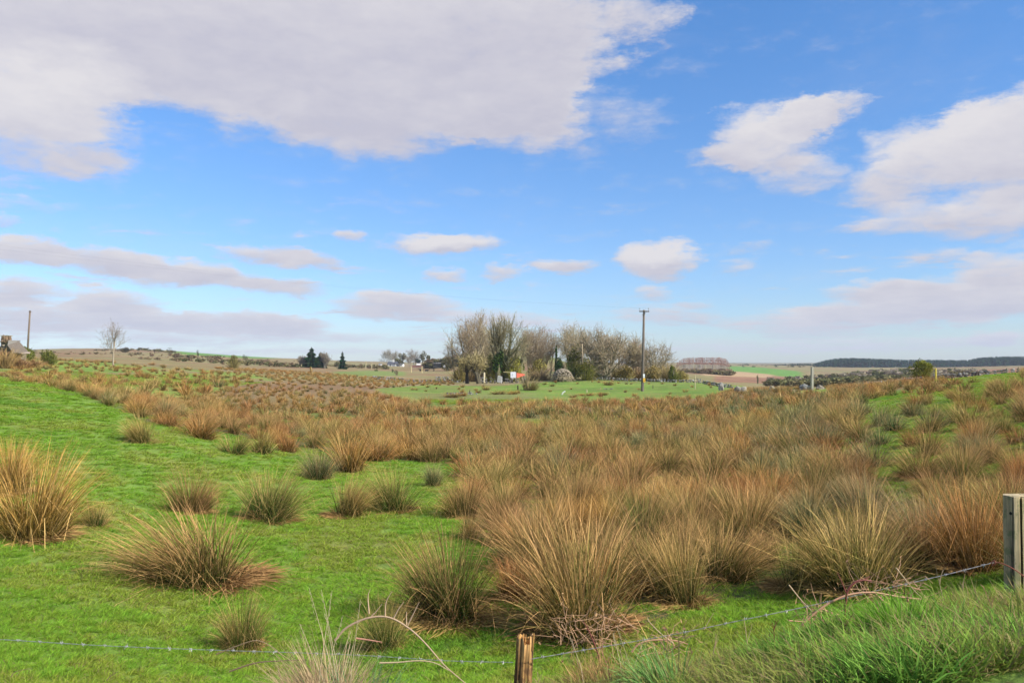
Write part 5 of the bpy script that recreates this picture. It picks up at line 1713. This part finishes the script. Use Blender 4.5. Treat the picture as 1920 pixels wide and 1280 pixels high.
# hipped slope falling towards the bare tree
A = (-14 * k, .8, zt(638.5)); B = (2 * k, 1.2, zt(640)); C_ = (33 * k, .2, zt(663)); D_ = (9 * k, -.4, zt(662.5)); E = (-8 * k, .1, zt(648))
slab(m, E, D_, C_, B, .09, (.15, .12, .095)); slab(m, A, E, B, (-4 * k, 2.0, zt(638.2)), .09, (.20, .18, .15))
slab(m, (6 * k, -.42, zt(662)), (34 * k, .1, zt(663.5)), (34 * k, .3, zt(661)), (6 * k, -.2, zt(659.5)), .07, (.34, .26, .21))
mesh_obj('roof', m.mesh('roof', M_STONE), root)
m = MB(); m.box(-80 * k, -26 * k, .9, 2.3, zt(640), zt(638.5), (.30, .25, .18)); mesh_obj('roof', m.mesh('roof', M_STONE), root)
m = MB()
for j in range(60):
    vs, fs = stone_verts(q, (.20, .18, .12)); g_ = q.uniform(.22, .36)
    m.add([(v[0] - 20 * k + q.uniform(-.35, .32), v[1] + 1.0 + q.uniform(-.2, .2), v[2] + zt(641) + q.uniform(0, zt(629) - zt(641))) for v in vs], fs, (g_, g_ * .72, g_ * .42))
m.box(-20 * k - .36, -20 * k + .36, .85, 1.25, zt(641), zt(629.5), (.30, .20, .11)); m.box(-20 * k - .45, -20 * k + .45, .75, 1.35, zt(629.5), zt(628), (.34, .30, .20))
mesh_obj('chimney', m.mesh('chimney', M_STONE), root)
for i, (px, D2, top, w) in enumerate(((-12, 80, 650, 30), (12, 80, 648, 40), (38, 81, 660, 26), (62, 83, 668, 40))):
    x, y, z = at(px, D2); H = max(zrow(top, D2) - z, .6)
    lab = ['brown dead bracken clump against the ruin wall at the frame edge', 'brown bracken and bramble heap against the ruin, below the chimney', 'tawny bracken heap at the low end of the ruin roof',
           'low tawny bracken between the ruin and the gorse'][i]
    root = empty('bracken_clump', (x, y, z), label=lab, cat='bracken')
    mesh_obj('fronds', scrub_mesh(620 + i, 700, w / F * D2 * .8, H * 1.05, (.20, .13, .05), (.46, .28, .12), .05), root)


# ------------------------------------------------------------------ cattle
def cow(px, D, label, rz, lying=True):
    x, y, z = at(px, D)
    m = bpy.data.meshes.new('cow')
    h = .55 if lying else 1.0
    vs = [(0, 0, h), (.55, 0, h + .03), (.95, 0, h + .12), (1.2, 0, h + .42), (1.5, 0, h + .40), (1.66, 0, h + .28),      # spine to muzzle
          (-.5, 0, h), (-.85, 0, h + .02), (-.98, 0, h - .35),
          (.75, .26, .10), (.95, .30, .05), (.75, -.26, .10), (.95, -.30, .05), (-.6, .3, .12), (-.35, .36, .05), (-.6, -.3, .12), (-.35, -.36, .05),
          (1.22, .16, h + .52), (1.22, -.16, h + .52)]
    ed = [(0, 1), (1, 2), (2, 3), (3, 4), (4, 5), (0, 6), (6, 7), (7, 8), (1, 9), (9, 10), (1, 11), (11, 12), (6, 13), (13, 14), (6, 15), (15, 16), (3, 17), (3, 18)]
    m.from_pydata(vs, ed, []); m.materials.append(M_PLAIN)
    o = mesh_obj('cow', m, loc=(x, y, z), label=label, cat='cow', group='brown cattle in the rough pasture')
    md = o.modifiers.new('skin', 'SKIN')
    rad = [.36, .34, .24, .14, .12, .09, .38, .26, .03, .10, .06, .10, .06, .13, .06, .13, .06, .03, .03]
    for i, r in enumerate(rad): m.skin_vertices[0].data[i].radius = (r, r)
    m.skin_vertices[0].data[0].use_root = True
    o.modifiers.new('sub', 'SUBSURF').levels = 1
    a = m.color_attributes.new('col', 'FLOAT_COLOR', 'POINT')
    a.data.foreach_set('color', np.tile(np.array([.30, .13, .06, 1], np.float32), len(vs)))
    o.rotation_euler = (0, 0, rz); o.scale = (.62, .62, .72)


cow(790, 300, 'brown cow lying in the rough pasture, head away from its neighbour', 3.0)
cow(800, 298, 'darker brown cow lying head up beside the other one', .2)


# ------------------------------------------------------------------ the roadside fence
def P3(px, py, D):
    d = pdir(px, py)
    return Vector((d.x / d.y * D, D, CZ + d.z / d.y * D))


def smooth_path(pts, n=6):
    """Catmull-Rom through the points"""
    out = []
    p = [pts[0] * 2 - pts[1]] + list(pts) + [pts[-1] * 2 - pts[-2]]
    for i in range(1, len(p) - 2):
        for k in range(n):
            t = k / n
            out.append(.5 * ((2 * p[i]) + (p[i + 1] - p[i - 1]) * t + (2 * p[i - 1] - 5 * p[i] + 4 * p[i + 1] - p[i + 2]) * t * t + (3 * p[i] - p[i - 1] - 3 * p[i + 1] + p[i + 2]) * t ** 3))
    out.append(pts[-1])
    return out


def fence_post():
    D = 4.75
    x = (1921 - 960) / F * D
    zt_ = P3(1921, 930, D).z; zb = gz(x, D) - .35
    root = empty('fence_post', (x, D, zb), label='weathered grey split fence post at the frame edge, standing in long grass', cat='fence post')
    root.rotation_euler = (0, 0, -math.atan(961 / F))
    prof = [(-.115, .06), (-.119, .02), (-.116, -.028), (-.090, -.056), (-.062, -.080), (-.036, -.070), (-.031, -.035), (-.027, -.035), (-.023, -.064), (.02, -.046), (.075, -.018), (.112, .03), (.10, .08), (0, .11)]
    H = zt_ - zb; n = 26; q = random.Random(3)
    m = MB(); vs = []; fs = []; cs = []
    face_light = {0: .95, 1: .95, 2: .80, 3: .66, 4: 1.0, 5: 1.15, 6: .5, 7: .5, 8: 1.35, 9: 1.45, 10: 1.4, 11: 1.2, 12: 1, 13: 1}  # light painted per face: left side and crack shaded, right side sunlit
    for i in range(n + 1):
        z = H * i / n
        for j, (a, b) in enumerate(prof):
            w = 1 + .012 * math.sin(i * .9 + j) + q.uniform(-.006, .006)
            t = face_light[j] * q.uniform(.92, 1.08)
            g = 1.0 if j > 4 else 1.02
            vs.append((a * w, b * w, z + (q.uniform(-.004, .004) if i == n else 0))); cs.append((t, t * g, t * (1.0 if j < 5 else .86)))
    k = len(prof)
    for i in range(n):
        for j in range(k):
            fs.append((i * k + j, (i + 1) * k + j, (i + 1) * k + (j + 1) % k, i * k + (j + 1) % k))
    fs.append(tuple(n * k + j for j in range(k))[::-1])
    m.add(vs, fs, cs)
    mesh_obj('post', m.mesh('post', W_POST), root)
    m = MB(); hz = P3(1895, 966, D - .08).z - zb
    m.tube([(-.078, -.064, hz), (-.080, -.070, hz)], [.010, .008], 8, (.03, .025, .02))
    mesh_obj('knot', m.mesh('knot', M_PLAIN), root)
    m = MB()
    for dz in (0, .022):
        m.tube([(-.112, -.030, H * .62 + dz), (-.104, -.048, H * .62 + dz)], .002, 5, (.35, .2, .14))
    mesh_obj('staple', m.mesh('staple', M_PLAIN), root)


def stake():
    D = 4.72
    base = P3(975, 1290, D)
    root = empty('broken_stake', (base.x, base.y, base.z - .25), label='short broken fence stake, orange weathered wood with a splintered top', cat='fence stake')
    q = random.Random(11); n = 30; m = MB(); vs = []; fs = []; cs = []
    zt = P3(985, 1186, D).z - (base.z - .25)
    lean = .030
    top = []
    for j in range(n):
        a = 2 * math.pi * j / n
        # -x side high block, notch, right hand spike
        cx = math.cos(a)
        h = zt - .008 - (.040 if -.15 < cx < .55 else 0) - (.006 if cx < -.3 else .0) - q.uniform(0, .016)
        top.append(h)
    rows = 12
    for i in range(rows + 1):
        f = i / rows
        for j in range(n):
            a = 2 * math.pi * j / n
            r = .050 * (1 - .06 * f) * (1 + .10 * math.sin(j * 2.1) * (1 if j % 3 else -1) + .03 * math.sin(i * .8 + j))
            z = top[j] * f
            t = .75 + .5 * ((j * 37) % 11) / 11
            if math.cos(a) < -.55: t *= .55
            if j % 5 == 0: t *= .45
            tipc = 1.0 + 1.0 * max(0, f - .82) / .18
            vs.append((r * math.cos(a) + lean * f, r * .9 * math.sin(a), z)); cs.append((t * tipc, t * tipc * .98, t * tipc * (.95 if f < .85 else 1.0)))
    for i in range(rows):
        for j in range(n):
            fs.append((i * n + j, i * n + (j + 1) % n, (i + 1) * n + (j + 1) % n, (i + 1) * n + j))
    c0 = len(vs); vs.append((lean, 0, min(top) - .02)); cs.append((1.2, 1.0, .8))
    for j in range(n):
        fs.append((rows * n + j, rows * n + (j + 1) % n, c0))
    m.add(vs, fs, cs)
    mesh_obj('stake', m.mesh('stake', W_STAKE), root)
    for k, (a, h, w) in enumerate(((-.030, .030, .018), (-.012, .034, .016), (.002, .022, .013), (.046, .042, .012), (.038, .016, .010), (.018, -.008, .010))):
        m = MB()
        m.tube([(a + lean * .8, -.022 + .008 * (k % 3), zt - .09), (a + lean * .95, -.020, zt - .02), (a + lean + .002, -.016, zt - .012 + h * .4)], [w * .55, w * .5, w * .22], 5, (1.9, 1.75, 1.4))
        mesh_obj('splinter', m.mesh('splinter', W_STAKE), root)


def barbed(name, pts, label, barb=.115, seed=1, r=.0012, col=(.34, .33, .31)):
    pts = smooth_path(pts, 8)
    # resample evenly
    L = [0]
    for a, b in zip(pts[:-1], pts[1:]): L.append(L[-1] + (b - a).length)
    n = int(L[-1] / .012)

    def pos(d):
        i = min(max(int(np.searchsorted(L, d)) - 1, 0), len(pts) - 2)
        return pts[i].lerp(pts[i + 1], (d - L[i]) / max(L[i + 1] - L[i], 1e-6))
    root = empty(name, pts[0], label=label, cat='fence wire', group='barbed wire strands of the roadside fence')
    o = pts[0]
    for s in (0, math.pi):
        m = MB(); pp = []
        for i in range(n + 1):
            d = L[-1] * i / n; p = pos(d); a = d / .045 * 2 * math.pi * .5 + s
            pp.append(p - o + Vector((0, math.cos(a) * .0016, math.sin(a) * .0016)))
        m.tube(pp, r, 5, col)
        mesh_obj('strand', m.mesh('strand', M_METAL), root)
    q = random.Random(seed); d = barb * .5
    while d < L[-1]:
        p = pos(d) - o; t = (pos(min(d + .02, L[-1])) - pos(max(d - .02, 0))).normalized()
        m = MB()
        ring = [p + t * (k * .0016 - .006) + Vector((0, math.cos(k * 1.1) * .0055, math.sin(k * 1.1) * .0055)) for k in range(9)]
        m.tube(ring, .0013, 4, (.50, .48, .46))
        for k in range(4):
            a = q.uniform(0, 6.28)
            dv = Vector((q.uniform(-.5, .5), math.cos(a), math.sin(a))).normalized()
            b = p + t * (.005 if k % 2 else -.005)
            m.tube([b, b + dv * .015], [.0013, .0004], 4, (.50, .48, .46))
        mesh_obj('barb', m.mesh('barb', M_METAL), root)
        d += barb


fence_post()
stake()
barbed('barbed_wire', [P3(1863, 1054, 4.66), P3(1760, 1080, 4.64), P3(1655, 1104, 4.62), P3(1500, 1139, 4.62), P3(1390, 1162, 4.63), P3(1250, 1191, 4.65), P3(1100, 1217, 4.66), P3(994, 1235, 4.66)],
       'galvanised barbed wire running up from the broken stake to the grey post', seed=2)
barbed('barbed_wire', [P3(962, 1241, 4.67), P3(840, 1238, 4.66), P3(700, 1229, 4.64), P3(560, 1223, 4.62), P3(400, 1218, 4.60), P3(200, 1210, 4.56), P3(0, 1198, 4.52), P3(-300, 1180, 4.45)],
       'grey barbed wire running low over the grass away from the broken stake', seed=3, r=.0010, col=(.27, .30, .27))
m = MB()
m.tube(smooth_path([P3(1858, 1056, 4.64), P3(1864, 1050, 4.63), P3(1866, 1057, 4.62), P3(1860, 1060, 4.64), P3(1868, 1054, 4.62), P3(1884, 1058, 4.60), P3(1905, 1069, 4.58), P3(1928, 1086, 4.60), P3(1950, 1100, 4.70)], 5), .0032, 5, (.30, .09, .055))
mesh_obj('tie_wire', m.mesh('tie_wire', M_METAL), label='rusty red tie wire twisted round the grey post', cat='wire')


# ------------------------------------------------------------------ bramble canes, dead tufts
def cane(label, pts, r, col, shoots=(), D=4.5, tip=.35, name='bramble_cane', group='dead bramble canes along the wire'):
    """pts: photo points (column, row[, depth])"""
    P = smooth_path([P3(p[0], p[1], p[2] if len(p) > 2 else D) for p in pts], 6)
    o = P[0]
    root = empty(name, o, label=label, cat='bramble', group=group)
    n = len(P); q = random.Random(int(pts[0][0] + pts[0][1]))
    m = MB(); m.tube([p - o for p in P], [r * (1 - (1 - tip) * i / n) for i in range(n)], 6, col)
    for i in range(0, n, 2):      # thorns
        a = q.uniform(0, 6.28); b = P[i] - o
        m.tube([b, b + Vector((math.cos(a) * .3, math.cos(a), math.sin(a))).normalized() * .010], [.0018, .0003], 3, col)
    mesh_obj('stem', m.mesh('stem', M_CANE, smooth=False), root)
    for sh in shoots:
        Q = smooth_path([P3(p[0], p[1], p[2] if len(p) > 2 else D) for p in sh], 4)
        m = MB(); k = len(Q); m.tube([p - o for p in Q], [r * .55 * (1 - .7 * i / k) for i in range(k)], 4, tuple(min(1, c * 1.2) for c in col))
        mesh_obj('shoot', m.mesh('shoot', M_CANE), root)
    return root


SAL = (.50, .27, .16); DRY = (.46, .33, .19); RED = (.20, .06, .045); PNK = (.42, .20, .13)
cane('long brown cane arching over the bright rush tuft and down to the grass', [(628, 1200), (650, 1176), (690, 1158), (730, 1157), (768, 1178), (800, 1208), (832, 1245), (872, 1280)], .0068, (.42, .29, .18), D=4.35,
     shoots=[[(722, 1156), (724, 1128), (735, 1108)], [(738, 1158), (748, 1140), (757, 1128)], [(764, 1172), (776, 1148), (786, 1128)], [(762, 1170), (762, 1146)], [(694, 1157), (705, 1146), (716, 1132)], [(692, 1150), (690, 1118), (694, 1104)]])
cane('thin pale cane lying low beneath the arching one', [(712, 1242), (745, 1241), (785, 1238), (815, 1242), (842, 1256)], .0045, (.46, .35, .20), D=4.3)
cane('stub of reddish cane poking through the dead grass tuft', [(668, 1196), (690, 1199), (716, 1203)], .0055, PNK, D=4.3)
cane('salmon cane bowing over the wire beside the grey post side tangle', [(1498, 1178), (1515, 1160), (1545, 1136), (1580, 1118), (1612, 1111), (1645, 1111), (1685, 1118), (1728, 1123)], .0062, SAL, D=4.48, tip=.7,
     shoots=[[(1545, 1138), (1552, 1152)], [(1540, 1140), (1565, 1150), (1586, 1153)], [(1700, 1120), (1712, 1140), (1718, 1152)], [(1640, 1111), (1660, 1128), (1690, 1142)], [(1480, 1163), (1498, 1164), (1512, 1166)]])
cane('hooked dark red cane standing up through the wire', [(1582, 1205), (1583, 1170), (1585, 1135), (1589, 1108), (1602, 1092), (1618, 1087), (1634, 1089)], .0060, RED, D=4.44, tip=.75,
     shoots=[[(1586, 1110), (1578, 1090), (1570, 1072)], [(1620, 1087), (1632, 1080)]])
cane('straight dry stalk slanting down across the wire, first of a pair', [(1479, 1096), (1500, 1122), (1520, 1143), (1536, 1160)], .0042, DRY, D=4.50)
cane('straight dry stalk slanting down across the wire near the hooked cane', [(1680, 1064), (1696, 1084), (1712, 1104), (1730, 1122)], .0040, DRY, D=4.50)
cane('salmon cane making a low bow between the stake and the tangle', [(1184, 1222), (1196, 1208), (1218, 1200), (1250, 1199), (1272, 1201), (1290, 1207)], .0052, SAL, D=4.5,
     shoots=[[(1195, 1225), (1212, 1216), (1230, 1208)], [(1200, 1230), (1220, 1224), (1236, 1222)]])
cane('dark red cane rising out of the dead bramble spray', [(1124, 1232), (1114, 1205), (1104, 1182), (1094, 1164)], .0058, RED, D=5.0)
cane('dry forked stalk standing on the bank under the wire', [(1408, 1226), (1401, 1205), (1398, 1180), (1394, 1158)], .0038, DRY, D=4.5, shoots=[[(1401, 1202), (1406, 1186), (1410, 1170)]])
cane('thin bent stalk crossing the wire between the stake and the bow', [(1262, 1205), (1240, 1188), (1220, 1168), (1214, 1160)], .0040, DRY, D=4.5, shoots=[[(1320, 1180), (1330, 1162), (1338, 1148)]])
cane('tangled brown runner half buried in the bank grass', [(1420, 1252), (1432, 1222), (1460, 1205), (1490, 1200), (1520, 1196)], .0038, DRY, D=4.35)
cane('dark runner lying along the grass by the leftover wire', [(430, 1258), (480, 1242), (530, 1238), (575, 1236)], .0042, (.20, .13, .08), D=4.4, shoots=[[(20, 1268), (30, 1258), (60, 1252)], [(200, 1275), (208, 1266), (222, 1258)]])
cane('thin curved runner in the grass above the wire', [(405, 1226), (440, 1212), (480, 1200), (510, 1212), (530, 1230)], .0034, (.26, .18, .10), D=4.5)


def spray(px, py, D, n, w, h, label, seed, col=(.48, .28, .16)):
    o = P3(px, py, D); q = random.Random(seed)
    root = empty('bramble_spray', o, label=label, cat='bramble', group='dead bramble canes along the wire')
    m = MB(); lf = MB()
    for i in range(n):
        a = Vector((q.uniform(-w, w), q.uniform(-.12, .12), q.uniform(-h, h)))
        d = Vector((q.gauss(0, 1), q.gauss(0, .5), q.gauss(0, .8))).normalized()
        b = a + d * q.uniform(.04, .12); c = b + (d + Vector((q.gauss(0, .5), 0, q.gauss(0, .5)))).normalized() * .05
        k = q.uniform(.6, 1.2)
        m.tube([a, b, c], [.0021, .0015, .0007], 3, tuple(x * k for x in col))
        if i % 2 == 0:
            e = Vector((q.gauss(0, 1), q.gauss(0, 1), q.gauss(0, 1))).normalized() * .014
            f = Vector((q.gauss(0, 1), q.gauss(0, 1), q.gauss(0, 1))).normalized() * .008
            lf.add([c - f, c + e, c + f, c - e], [(0, 1, 2, 3)], (.52 * k, .32 * k, .16 * k))
    mesh_obj('twigs', m.mesh('twigs', M_CANE), root)
    mesh_obj('dry_leaves', lf.mesh('dry_leaves', M_LEAF), root)


spray(1100, 1182, 5.1, 85, .22, .11, 'curled pinkish dead bramble spray under the biggest tussock', 1, (.56, .33, .19))
spray(1545, 1160, 4.6, 60, .13, .06, 'loose twiggy bramble spray under the salmon cane', 2)
spray(1660, 1100, 4.6, 60, .16, .05, 'loose twiggy bramble spray round the hooked cane', 3)
spray(1250, 1215, 4.6, 40, .12, .05, 'small twiggy bramble spray at the low bow', 4)


def tuft(name, px, D, N, radius, h, lean, w, colf, label, seed, mat, cat, bend=1.2, spread=5, hvar=.6, stalks=0, up=.1):
    x = (px - 960) / F * D; z = gz(x, D)
    root = empty(name, (x, D, z - .02), label=label, cat=cat)
    V, Q, T, C = blades(N, seed, radius, h, lean, colf, w, 4, bend=bend, hvar=hvar, spread=spread, up=up)
    mesh_obj('blades', np_mesh('blades', V, [Q, T], C, mat), root)
    q = random.Random(seed)
    for i in range(stalks):
        m = MB(); a = q.uniform(-.35, .35); hh = h * q.uniform(.85, 1.28); sx = q.uniform(-radius, radius)
        m.tube([(sx, q.uniform(-.05, .05), 0), (sx + a * hh * .3, 0, hh * .5), (sx + a * hh, 0, hh)], [.0022, .0018, .0008], 4, (.58, .46, .28))
        for j in range(5):
            zz = hh * (.80 + .04 * j); m.tube([(sx + a * zz, 0, zz), (sx + a * zz + q.uniform(-.012, .012), 0, zz + .02)], [.0015, .0004], 3, (.55, .42, .26))
        mesh_obj('stalk', m.mesh('stalk', M_CANE), root)
    return root


STRAW = lambda t, q, k: lerp3((.28, .20, .10), (.66, .50, .27), t * .6 + k * .5) * (.6 + .7 * ((k * 9.7) % 1))[:, None]
tuft('dead_grass_tuft', 628, 4.25, 2300, .12, .66, .50, .0042, STRAW, 'bushy tuft of dead straw-pale grass in front of the wire, with wispy stalks', 5, M_GRASS, 'grass tuft', stalks=7, bend=1.7)
tuft('dead_grass_tuft', 592, 4.15, 1200, .12, .60, .85, .0040, STRAW, 'low collapsed dead grass spilling forward beside the bushy dead tuft', 6, M_GRASS, 'grass tuft', stalks=3, bend=1.9)
tuft('cocksfoot_tuft', 680, 4.2, 480, .09, .66, .45, .006, grass_col((.06, .15, .05), (.20, .38, .16), .08), 'blue-green broad-bladed grass tuft growing beside the dead straw tuft', 7, M_GRASS, 'grass tuft', bend=1.0)
tuft('cocksfoot_tuft', 1270, 4.05, 800, .22, .40, .9, .006, grass_col((.09, .19, .04), (.28, .44, .13), .2), 'blue-green coarse grass tuft on the bank, between stake and tangle', 8, M_GRASS, 'grass tuft', bend=1.2, spread=7)
tuft('cocksfoot_tuft', 1690, 3.9, 1500, .24, .36, 1.0, .0065, grass_col((.07, .20, .02), (.24, .50, .05), .04), 'lush bright green grass tuft on the bank below the bramble tangle', 9, M_GRASS, 'grass tuft', bend=1.3, spread=8)
tuft('cocksfoot_tuft', 1830, 4.2, 900, .26, .26, 1.0, .0055, grass_col((.10, .20, .02), (.34, .46, .07), .2), 'yellow-green grass tuft at the foot of the grey post', 10, M_GRASS, 'grass tuft', bend=1.3, spread=8)
tuft('dead_grass_tuft', 1790, 3.9, 420, .16, .18, 1.3, .0045, lambda t, q, k: STRAW(t, q, k) * np.array([.85, .66, .5]), 'flattened brown dead grass patch on the bank below the grey post', 11, M_GRASS, 'grass tuft', bend=1.8)
tuft('dead_grass_tuft', 1590, 3.8, 420, .18, .16, 1.3, .0045, lambda t, q, k: STRAW(t, q, k) * np.array([.85, .66, .5]), 'flattened brown dead grass patch beside the lush bright tuft', 12, M_GRASS, 'grass tuft', bend=1.8)
tuft('dead_grass_tuft', 1140, 4.5, 800, .22, .30, .9, .004, lambda t, q, k: STRAW(t, q, k) * np.array([.95, .78, .62]), 'standing pinkish straw below the dead bramble spray', 13, M_GRASS, 'grass tuft', bend=.9, stalks=4)


# single dry stalks and dock stems on the bank
qs = random.Random(44)
for i, (px, D, h, c, lab) in enumerate([(1012, 4.6, .20, DRY, 'dry grass stalk just past the broken stake'), (1060, 4.7, .26, DRY, 'pale bent stalk under the wire near the broken stake'),
        (1150, 4.5, .34, PNK, 'pinkish stalk leaning on the wire below the dead bramble spray'), (1178, 4.5, .30, DRY, 'pair-topped dry stalk below the dead bramble spray'),
        (1330, 4.4, .26, DRY, 'lone dry stalk on the bank midway along the wire'), (1455, 4.2, .24, RED, 'reddish dock stem on the bank before the tangle'),
        (1560, 4.0, .22, RED, 'reddish dock stem on the bank beneath the hooked cane'), (1640, 4.3, .22, DRY, 'thin dry stalk among lush grass beneath the salmon cane'),
        (1770, 4.4, .30, DRY, 'upright dry stalk between the tangle and the grey post'), (1800, 4.5, .26, DRY, 'crooked dry stalk close to the grey post'),
        (1865, 4.1, .20, PNK, 'short brown stalk on the bank below the grey post'), (540, 4.3, .42, DRY, 'forked dry stalk standing by the collapsed dead grass'), (572, 4.3, .46, DRY, 'spreading dry stalk leaning over the collapsed dead grass')]):
    x, y, z = at(px, D)
    root = empty('dry_stalk', (x, y, z - .03), label=lab, cat='stalk')
    m = MB(); a = qs.uniform(-.5, .5); pts = [Vector((0, 0, 0)), Vector((a * h * .25, .01, h * .5)), Vector((a * h * .8, .0, h))]
    m.tube(smooth_path(pts, 3), [.0030 - .0003 * j for j in range(7)], 5, c)
    mesh_obj('stem', m.mesh('stem', M_CANE), root)
    for k in range(3):
        m = MB(); b = pts[1].lerp(pts[2], qs.uniform(0, .8)); e = b + Vector((qs.uniform(-.4, .4), qs.uniform(-.1, .1), .6)).normalized() * h * .28
        m.tube([b, b.lerp(e, .5) + Vector((0, 0, .01)), e], [.0018, .0014, .0006], 4, c)
        mesh_obj('shoot', m.mesh('shoot', M_CANE), root)
for i, (px, D, n, r, h, lab) in enumerate([(1030, 4.45, 260, .14, .16, 'yellowish matted grass at the foot of the stake'), (1370, 4.1, 420, .20, .20, 'matted straw and green blades on the bank under the middle of the wire'),
        (1480, 4.3, 300, .16, .22, 'tangled pale straw at the low end of the salmon cane'), (1720, 4.4, 300, .16, .20, 'orange-brown withered grass beneath the end of the salmon cane'),
        (1900, 4.0, 420, .18, .20, 'withered brown grass in the bottom corner below the grey post'), (1230, 4.25, 340, .18, .18, 'brown dead grass patch between blue-green tuft and low bow')]):
    tuft('dead_grass_tuft', px, D, n, r, h, 1.25, .0045, lambda t, q, k: STRAW(t, q, k) * np.array([.95, .78, .58]), lab, 60 + i, M_GRASS, 'grass tuft', bend=1.7, spread=7)

# ------------------------------------------------------------------ the air
m = MB(); m.box(-2900, 2900, -1500, 2900, -30, 62, (1, 1, 1))
mh = bpy.data.materials.new('thin_haze'); mh.use_nodes = True
g = NT(mh.node_tree)
for nd in list(g.n): g.n.remove(nd)
o_ = g.new('ShaderNodeOutputMaterial'); pv = g.new('ShaderNodeVolumePrincipled')
pv.inputs['Color'].default_value = (.80, .88, 1.0, 1); pv.inputs['Density'].default_value = HAZE_DENSITY
g.l.new(pv.outputs[0], o_.inputs['Volume'])
mesh_obj('haze', m.mesh('haze', mh), kind='stuff', label='thin pale haze over the fields')
